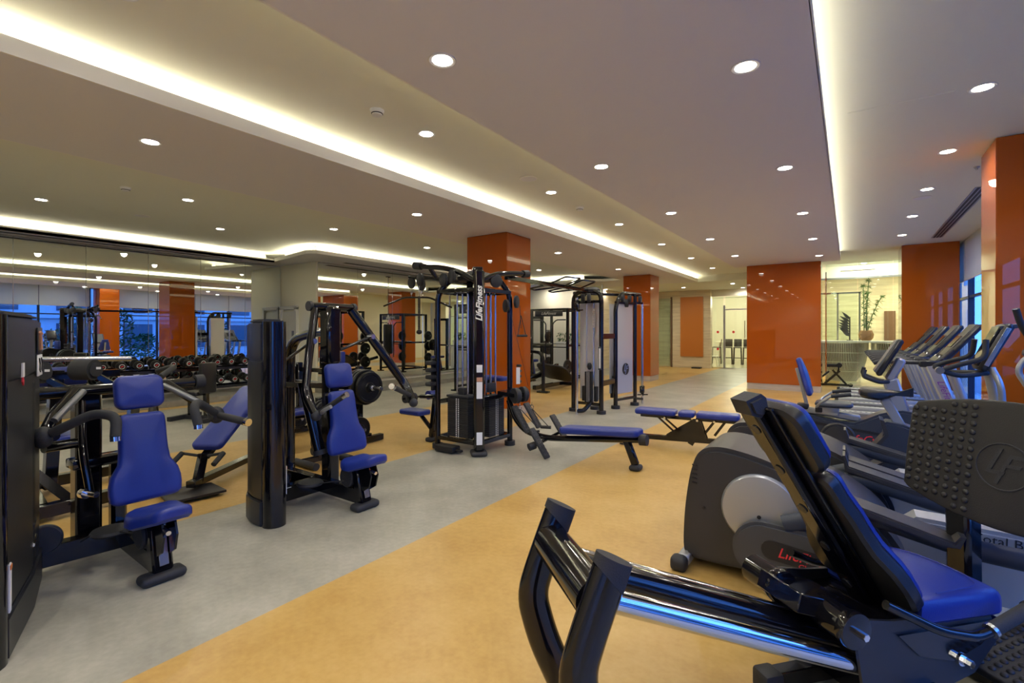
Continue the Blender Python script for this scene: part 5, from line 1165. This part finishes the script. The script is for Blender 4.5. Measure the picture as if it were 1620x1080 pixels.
# ---- stair climber partly hidden at the right edge
sc = thing('stair_climber', 'silver and black climber behind the foot plate at the right edge', 'stepper', (1.50, 5.95, 0))
B().prism(smooth_poly([(-.30, .10), (-.34, .50), (-.10, .98), (.20, 1.05), (.36, .9), (.42, .10)]), -.17, .17, None, .03).part('body_shell', 'shell_dark', sc)
B().prism([(-.38, .06), (-.38, .14), (.48, .14), (.48, .06)], -.30, .30, None, .02).part('base', 'silver', sc)
for s_ in (-1, 1):
    B().tube([(-.18, s_ * .2, .98), (-.26, s_ * .22, 1.15), (-.20, s_ * .22, 1.28), (-.02, s_ * .12, 1.30)], .024, 12, .06).part('silver_rail', 'silver', sc)
    B().tube([(-.12, s_ * .22, 1.33), (-.16, s_ * .24, 1.22), (.02, s_ * .26, 1.12), (.30, s_ * .26, 1.05)], .021, 12, .08).part('handrail', 'rubber', sc)
    B().box((-.42, s_ * .14, .32), (.30, .14, .03), bev=.01).part('step', 'rubber', sc); B().bar((-.28, s_ * .14, .30), (-.1, s_ * .14, .4), .04, .04).part('step_arm', 'silver', sc)
csc = B().bar((-.06, 0, 1.12), (.14, 0, 1.46), .28, .06, (1, 0, 0), .025).part('console', 'shell_dark', sc); B().bar((-.068, 0, 1.16), (.115, 0, 1.43), .20, .064, (1, 0, 0), .005).part('screen', 'screen', csc)
# ============================================================ free weights, benches and racks
dr = thing('dumbbell_rack', 'long two-tier black rack along the mirror holding dumbbells', 'rack', (-11.78, 3.55, .12))
YR0, YR1 = .6, 6.45
for z, x, t in ((.62, .02, 'upper'), (.22, .14, 'lower')):
    B(dr).bar((-11.78 + x - .09, YR0, .12 + z - .05), (-11.78 + x - .09, YR1, .12 + z - .0), .03, .07); 
    b = B(dr); b.bar((-11.78 + x - .09, YR0, .12 + z - .04), (-11.78 + x - .09, YR1, .12 + z - .04), .03, .06); b.part('shelf_rail', 'black', dr)
    b = B(dr); b.bar((-11.78 + x + .09, YR0, .12 + z - .06), (-11.78 + x + .09, YR1, .12 + z - .06), .03, .06); b.part('shelf_rail', 'black', dr)
for y in (.9, 2.7, 4.5, 6.2):
    B(dr).bar((-11.86, y, .12), (-11.80, y, .76), .07, .10, (1, 0, 0)).part('rack_post', 'black', dr)
    B(dr).bar((-11.95, y, .15), (-11.50, y, .15), .07, .06).part('rack_foot', 'rubber', dr)
    for z, x in ((.62, .02), (.22, .14)): B(dr).bar((-11.86 + x - .02, y, .12 + z - .06), (-11.86 + x + .2, y, .12 + z - .08), .05, .05).part('shelf_bracket', 'black', dr)
db = thing('dumbbell', 'x', 'dumbbell', (0, 0, 0), 0, 'dumbbells on the two-tier rack')
B().cyl((-.08, 0, 0), (.08, 0, 0), .016, 10).part('handle', 'chrome', db)
for s_ in (-1, 1):
    b = B(); b.revolve((s_ * .07, 0, 0), (s_, 0, 0), [(.03, 0), (.075, .004), (.088, .02), (.088, .075), (.076, .095), (.04, .10), (0, .098)], 18); wh = b.part('weight_head', 'iron', db)
    B().torus((s_ * .171, 0, 0), (1, 0, 0), .043, .005, 18, 5).part('number_ring', 'label_white', wh)
    B().box((s_ * .170, 0, 0), (.004, .045, .02), (0.4, 0, 0)).part('number_print', 'red_print', wh)
n = 0
for z, x, tier in ((.728, .02, 'upper'), (.338, .175, 'lower')):
    for k in range(20):
        y = YR0 + .17 + k * .29; s_ = .80 + .018 * (k % 20)
        lab = '%s tier dumbbell, %s along the mirror rack' % (tier, ['first', 'second', 'third', 'fourth', 'fifth', 'sixth', 'seventh', 'eighth', 'ninth', 'tenth', 'eleventh', 'twelfth', 'thirteenth', 'fourteenth', 'fifteenth', 'sixteenth', 'seventeenth', 'eighteenth', 'nineteenth', 'last'][k])
        if n == 0: o = db; o.location = (-11.78 + x, y, .12 + z - .0); o['label'] = lab
        else: o = copy_tree(db, (-11.78 + x, y, .12 + z), 0, lab)
        o.rotation_euler = (0, radians(8), random.uniform(-.05, .05)); o.location.z += .0; n += 1
def plate(b, c, ax, r=.225, t=.022):
    b.revolve(c, ax, [(.026, -t), (.06, -t), (.07, -t * .5), (r * .80, -t * .5), (r * .84, -t), (r * .97, -t), (r, -t * .6), (r, t * .6), (r * .97, t), (r * .84, t), (r * .80, t * .5), (.07, t * .5), (.06, t), (.026, t), (.026, -t)], 30); return b
# ---- plate loaded press bench with a bar across (behind machine 2)
ob = thing('plate_loaded_bench', 'plate loaded bench press behind the machine with A-shaped arms', 'bench', (-6.0, 4.1, 0))
for x in (-5.35, -6.75):
    B(ob).bar((x, 4.12, .05), (x, 4.12, 1.05), .08, .08, (1, 0, 0), .012).part('upright', 'black', ob)
    B(ob).bar((x, 3.5, .05), (x, 4.5, .05), .08, .08).part('floor_beam', 'black', ob)
    B(ob).cyl((x - .0, 3.52, .05), (x, 3.44, .05), .055).part('rubber_foot', 'rubber', ob)
    B(ob).bar((x, 4.08, .74), (x, 3.94, .76), .07, .05).part('bar_hook', 'black', ob)
B(ob).bar((-6.75, 4.12, .95), (-5.35, 4.12, .95), .06, .06).part('cross_beam', 'black', ob)
B(ob).bar((-6.75, 4.3, .08), (-5.35, 4.3, .08), .06, .08).part('cross_beam', 'black', ob)
B(ob).pad(rrect(.28, 1.1, .05), .06, Matrix.Translation((-6.05, 3.5, .40)), .02).part('bench_pad', 'blue', ob)
B(ob).bar((-6.05, 3.0, .37), (-6.05, 4.1, .37), .08, .05).bar((-6.05, 3.1, .04), (-6.05, 3.1, .36), .06, .06, (1, 0, 0)).part('bench_frame', 'black', ob)
B(ob).box((-5.75, 4.02, 1.12), (.42, .06, .24), bev=.02).part('back_cushion', 'blue', ob)
for z, x in ((.24, -5.35), (.24, -6.75)):
    B(ob).cyl((x - .22, 4.02, z), (x + .24, 4.02, z), .024, 14).part('storage_horn', 'steel', ob)
    for q in (.09, .14): plate(B(ob), (x + q, 4.02, z), (1, 0, 0), .16 if q < .1 else .155).part('stored_plate', 'iron', ob)
    plate(B(ob), (x - .12, 4.02, z), (1, 0, 0), .14).part('stored_plate', 'iron', ob)
bar = thing('barbell', 'loaded barbell resting on the bench hooks with three plates each end', 'barbell', (-6.0, 3.98, .80))
B(bar).cyl((-7.15, 3.98, .80), (-4.78, 3.98, .80), .015, 12).part('bar_shaft', 'steel', bar)
for s_ in (-1, 1):
    B(bar).cyl((-6.0 + s_ * .80, 3.98, .80), (-6.0 + s_ * 1.26, 3.98, .80), .026, 14).part('sleeve', 'steel', bar)
    for k in range(4): plate(B(bar), (-6.0 + s_ * (.84 + k * .062), 3.98, .80), (1, 0, 0), .225 if k < 3 else .20, .026).part('weight_plate', 'iron', bar)
    B(bar).cyl((-6.0 + s_ * 1.08, 3.98, .80), (-6.0 + s_ * 1.11, 3.98, .80), .04, 14).part('collar', 'chrome', bar)
# plate tree with a wheel-like plate
pt = thing('plate_tree', 'low black stand holding weight plates between the machines', 'plate rack', (-4.95, 3.3, 0))
B(pt).bar((-5.0, 3.3, .05), (-5.0, 3.3, .75), .07, .07, (1, 0, 0)).part('post', 'black', pt)
for y in (-.22, .22): B(pt).cyl((-5.12, 3.3 + y, .04), (-4.72, 3.3 + y, .04), .04, 14).part('floor_foot', 'rubber', pt)
B(pt).bar((-5.0, 3.08, .05), (-5.0, 3.52, .05), .06, .06).part('base', 'black', pt)
for z, r_ in ((.26, .15), (.56, .17)):
    B(pt).cyl((-5.02, 3.3, z), (-4.72, 3.3, z), .022, 12).part('horn', 'steel', pt)
    for k in range(3 if z < .4 else 2): plate(B(pt), (-4.93 + k * .05, 3.3, z), (1, 0, 0), r_ - .01 * k, .02).part('stored_plate', 'iron', pt)

# ---- incline bench behind machine 1
ib = thing('incline_bench', 'inclined dark blue bench between the two left machines', 'bench', (-5.35, 2.45, 0))
F = frame3((-5.05, 2.10, .33), (-.42, .63, .42), (-.80, -.50, 0))
B(ib).pad(rrect(1.0, .30, .06), .07, F @ Matrix.Translation((.55, 0, 0)), .026).part('back_pad', 'blue', ib)
B(ib).pad(rrect(.30, .26, .05), .07, F @ Matrix.Translation((1.26, 0, .02)), .026).part('head_pad', 'blue', ib)
B(ib).bar(F @ Vector((0, 0, -.03)), F @ Vector((1.35, 0, -.03)), .08, .05).part('pad_rail', 'black', ib)
B(ib).bar((-4.95, 1.95, .10), (-5.85, 3.3, .10), .09, .06).part('base_beam', 'black', ib)
B(ib).bar((-5.0, 2.03, .10), (-5.05, 2.1, .34), .07, .07, (1, 0, 0)).part('front_strut', 'black', ib)
B(ib).tube([(-5.8, 3.2, .08), (-5.66, 2.98, .4), (-5.6, 2.88, .75)], .04, 12, .1).part('rear_strut', 'black', ib)
b = B(ib); b.prism([(-.25, -.18), (.20, -.25), (.25, .2), (-.1, .22)], .03, .05, Matrix.Translation((-4.95, 1.95, 0)) @ Matrix(((1, 0, 0, 0), (0, 0, 1, 0), (0, 1, 0, 0), (0, 0, 0, 1)))); b.part('foot_board', 'black_matte', ib)
for s_ in (-1, 1): B(ib).tube([F @ Vector((.0, s_ * .2, .02)), F @ Vector((-.16, s_ * .2, .03))], .024, 12).tube([F @ Vector((.0, 0, -.02)), F @ Vector((.0, s_ * .2, .02))], .014, 8).part('foam_grip', 'foam', ib)
# ---- plate loaded machine with two foam rollers behind machine 1
pm = thing('plate_loaded_machine', 'black plate loaded machine with two foam rollers, behind the left press', 'exercise machine', (-5.4, 1.3, 0))
B(pm).bar((-5.15, .55, .09), (-5.30, 1.95, .09), .09, .10).bar((-5.2, 1.0, .09), (-6.2, 1.1, .09), .09, .10).bar((-6.2, .6, .09), (-6.2, 1.9, .09), .09, .10).part('base_frame', 'black', pm)
B(pm).bar((-5.6, .7, .75), (-5.2, 1.2, .10), .07, .09, (1, 0, 0)).bar((-5.65, 1.75, .9), (-5.25, 1.55, .12), .07, .09, (1, 0, 0)).part('diagonal_strut', 'black', pm)
B(pm).bar((-5.95, 1.2, .08), (-5.95, 1.25, 1.15), .09, .11, (1, 0, 0)).part('rear_post', 'black', pm)
for (y, z) in ((1.03, 1.17), (1.36, 1.17)):
    fr_ = B(pm).cyl((-5.52, y - .08, z), (-5.40, y + .02, z), .09, 24).part('foam_roller', 'foam', pm)
    B(pm).cyl((-5.41, y + .015, z), (-5.385, y + .03, z), .062, 20).part('roller_cap', 'rubber', fr_)
    B(pm).box((-5.38, y + .033, z + .015), (.004, .05, .02), (0, 0, -.6)).part('cap_logo', 'label_white', fr_)
    B(pm).bar((-5.48, y - .02, z), (-5.35, y + .25, z - .22), .05, .05).part('roller_arm', 'black', pm)
B(pm).tube([(-5.9, .75, 1.27), (-5.75, 1.75, 1.24)], .024, 12).part('top_bar', 'steel', pm)
B(pm).bar((-5.95, .9, 1.1), (-5.9, 1.7, 1.1), .07, .07).bar((-5.6, .9, .98), (-5.45, 1.95, .95), .06, .06).part('cross_beam', 'black', pm)
B(pm).cyl((-5.5, .62, .95), (-5.5, .80, .95), .025, 12).part('plate_horn', 'steel', pm)
plate(B(pm), (-5.62, .82, .86), (.5, 1, 0), .17).part('weight_plate', 'iron', pm); plate(B(pm), (-5.8, 1.95, .6), (.5, 1, 0), .2).part('weight_plate', 'iron', pm)
B(pm).pad(rrect(.40, .34, .06), .07, Matrix.Translation((-5.85, 1.25, .52)), .025).part('seat_pad', 'blue', pm)
B(pm).box((-6.1, 1.3, 1.08), (.08, .40, .18), bev=.03).part('chest_pad', 'blue', pm)
B(pm).tube([(-5.55, 1.9, 1.12), (-5.25, 1.95, 1.18), (-5.05, 1.75, 1.10)], .026, 12, .1).part('foam_grip', 'foam', pm)
# ---- small seated bench near the mirror
sb = thing('utility_bench', 'small black bench with an upright back pad near the dumbbells', 'bench', (-9.1, 3.75, 0))
B().bar((-.35, 0, .04), (.35, 0, .04), .08, .07).bar((-.35, -.3, .04), (-.35, .3, .04), .08, .07).bar((.35, -.3, .04), (.35, .3, .04), .08, .07).part('base', 'rubber', sb)
B().bar((.12, 0, .06), (.10, 0, .55), .07, .07, (1, 0, 0)).bar((-.22, 0, .05), (-.22, 0, .42), .07, .07, (1, 0, 0)).part('posts', 'black', sb)
B().pad(rrect(.36, .3, .05), .07, Matrix.Translation((-.12, 0, .42)), .022).part('seat_pad', 'vinyl_black', sb)
B().box((.14, 0, .72), (.09, .30, .52), bev=.03).part('back_pad', 'vinyl_black', sb); sb.rotation_euler.z = .35
# ---- hyperextension bench with blue rolls
hb = thing('roller_bench', 'bench with blue rolls and a blue pad beside the tall grey tower', 'bench', (-9.1, 4.75, 0))
B().bar((-.5, 0, .05), (.5, 0, .05), .08, .07).bar((-.45, -.3, .04), (-.45, .3, .04), .08, .07).bar((.45, -.3, .04), (.45, .3, .04), .08, .07).bar((0, 0, .05), (.05, 0, .60), .07, .07, (1, 0, 0)).part('frame', 'black', hb)
for y in (-.17, .17): B().cyl((.05, y - .14, .66), (.05, y + .14, .66), .085, 22).part('foam_roll', 'blue', hb)
B().cyl((.05, -.02, .66), (.05, .02, .66), .088, 22).part('roll_ring', 'rubber', hb)
B().pad(rrect(.3, .34, .06), .08, Matrix.Translation((.38, 0, .42)), .025).bar((.38, 0, .06), (.38, 0, .42), .06, .06, (1, 0, 0)).part('seat_pad', 'blue', hb); hb.rotation_euler.z = radians(60)

# ---- power racks, leg press and bag behind the orange column
def rack(lab, x, y, rz=0):
    r = thing('power_rack', lab, 'power rack', (x, y, 0), rz)
    for a in (-.62, .62):
        for c in (-.6, .6):
            B().bar((a, c, .04), (a, c, 2.2), .075, .075, (1, 0, 0), .008).part('rack_post', 'black', r); B().box((a, c, .02), (.22, .16, .04), bev=.01).part('post_foot', 'black', r)
    for z in (2.17, .12):
        for a, c in (((-.62, -.6), (-.62, .6)), ((.62, -.6), (.62, .6)), ((-.62, .6), (.62, .6))): B().bar((*a, z), (*c, z), .06, .06).part('rail', 'black', r)
    B().bar((-.62, -.6, 2.17), (.62, -.6, 2.17), .06, .06).part('rail', 'black', r)
    sb_ = B().box((0, -.64, 2.05), (.95, .02, .17), bev=.005).part('sign_board', 'shell_dark', r)
    text('LifeFitness', .12, 'white', sb_, frame3((0, -.652, 2.05), (1, 0, 0), (0, 0, 1)), .35, .0008, 'lettering', 'white script lettering')
    for s_ in (-1, 1): B().tube([(s_ * .12, -.6, .55), (s_ * .12, -.6, 1.75), (s_ * .25, -.6, 1.86), (s_ * .55, -.6, 1.86)], .018, 8, .06).part('inner_frame', 'black', r)
    B().bar((-.12, -.6, 1.55), (.12, -.6, 1.55), .02, .02).bar((-.6, -.6, 1.05), (.6, -.6, 1.05), .03, .03).part('inner_bar', 'black', r)
    B().cyl((-1.0, -.52, 1.15), (1.0, -.52, 1.15), .015, 10).part('rack_bar', 'steel', r)
    for a in (-.62, .62): B().bar((a, -.55, 1.1), (a, .55, 1.1), .05, .06).part('safety_arm', 'black', r)
    for s_ in (-1, 1):
        for z in (.5, .95, 1.35): B().cyl((s_ * .66, .6, z), (s_ * .88, .6, z), .022, 10).part('horn', 'steel', r); plate(B(), (s_ * .74, .6, z), (1, 0, 0), .19, .03).part('stored_plate', 'iron', r)
    return r
rack('power_rack', -7.35, 13.1)['label'] = 'black power rack with a white lettered sign, behind the orange column'
rack('power_rack', -7.6, 9.9)['label'] = 'black power rack seen only in the second mirror'
lg = thing('plate_loaded_leg_press', 'plate loaded leg press with big black foot board behind the column', 'exercise machine', (-6.75, 11.2, 0))
B(lg).tube([(-6.20, 10.25, .04), (-6.20, 10.25, .86), (-6.35, 10.35, .98), (-6.75, 10.6, 1.0)], .045, 12, .12).part('front_arch', 'black', lg); B(lg).box((-6.2, 10.25, .02), (.3, .16, .04), bev=.01).part('post_foot', 'black', lg)
B(lg).tube([(-6.9, 10.25, .04), (-6.9, 10.25, 1.0)], .045, 12).part('front_post', 'black', lg)
b = B(lg); b.pad([(x * 1.0, y) for x, y in rrect(.75, .95, .2)], .05, frame3((-6.40, 11.2, .45), (0.05, -.75, .55), (-1, 0, .1)), .02); b.part('foot_board', 'black_matte', lg)
B(lg).bar((-6.5, 10.3, .1), (-6.5, 12.2, .1), .1, .1).bar((-6.9, 10.3, .15), (-6.9, 12.2, .55), .08, .1).part('sled_rail', 'black', lg)
B(lg).bar((-6.7, 12.0, .06), (-6.2, 12.0, .06), .1, .08).part('rear_foot', 'black', lg)
for y in (11.6, 12.0): plate(B(lg), (-6.25, y, .55), (1, 0, 0), .2, .03).part('weight_plate', 'iron', lg)
pb = thing('punching_bag', 'black punching bag hanging by straps, seen in the second mirror', 'punching bag', (-8.2, 11.6, 0))
B().revolve((0, 0, .72), (0, 0, 1), [(0, 0), (.15, .01), (.17, .05), (.17, 1.0), (.155, 1.05), (0, 1.06)], 24).part('bag', 'vinyl_black', pb)
for k in range(4): a = k * pi / 2 + .4; B().tube([(cos(a) * .14, sin(a) * .14, 1.77), (0, 0, 2.12)], .008, 6).part('strap', 'label_white', pb)
B().tube([(0, 0, 2.10), (0, 0, 3.46)], .012, 8).part('chain', 'black', pb); B().box((0, 0, 3.455), (.12, .12, .03)).part('ceiling_mount', 'black', pb)
mp = thing('press_tower', 'black upright press machine standing behind the column near the step', 'exercise machine', (-8.7, 13.8, 0))
for x in (-.3, .3): B().bar((x, 0, .04), (x, 0, 2.0), .09, .09, (1, 0, 0)).part('upright', 'black', mp); B().bar((x, -.5, .04), (x, .5, .04), .08, .08).part('floor_beam', 'black', mp)
B().bar((-.35, 0, 1.98), (.35, 0, 1.98), .09, .09).bar((-.3, 0, 1.0), (.3, 0, 1.0), .06, .06).part('cross_beam', 'black', mp); B().box((0, -.2, .55), (.34, .42, .09), bev=.03).bar((0, -.1, .5), (0, 0, .1), .06, .06, (1, 0, 0)).part('seat_pad', 'blue', mp)
plate(B(), (.45, 0, 1.0), (1, 0, 0), .22, .03).cyl((.3, 0, 1.0), (.55, 0, 1.0), .02).part('weight_plate', 'iron', mp)
# ---- ab bench in front of the lobby glass
av = thing('sit_up_bench', 'small black sit-up bench with foam rolls near the lobby glass', 'bench', (-.36, 16.3, 0))
B().bar((-.3, 0, .03), (.45, 0, .03), .07, .05).bar((.40, -.25, .03), (.40, .25, .03), .07, .05).bar((-.28, -.22, .03), (-.28, .22, .03), .07, .05).bar((-.2, 0, .05), (.15, 0, .42), .06, .06).bar((.3, 0, .05), (-.02, 0, .44), .05, .05).part('frame', 'black', av)
B().bar((.10, 0, .35), (.14, 0, .56), .04, .04, (1, 0, 0)).part('roll_post', 'black', av)
for y in (-.12, .12): B().cyl((.14, y - .11, .58), (.14, y + .11, .58), .065, 16).part('foam_roll', 'foam', av)
B().cyl((-.15, -.02, .56), (.14, -.02, .57), .045, 14).part('knee_roll', 'foam', av)
B().box((-.18, 0, .32), (.24, .26, .05), (0, -.75, 0), bev=.02).part('pad', 'vinyl_black', av)
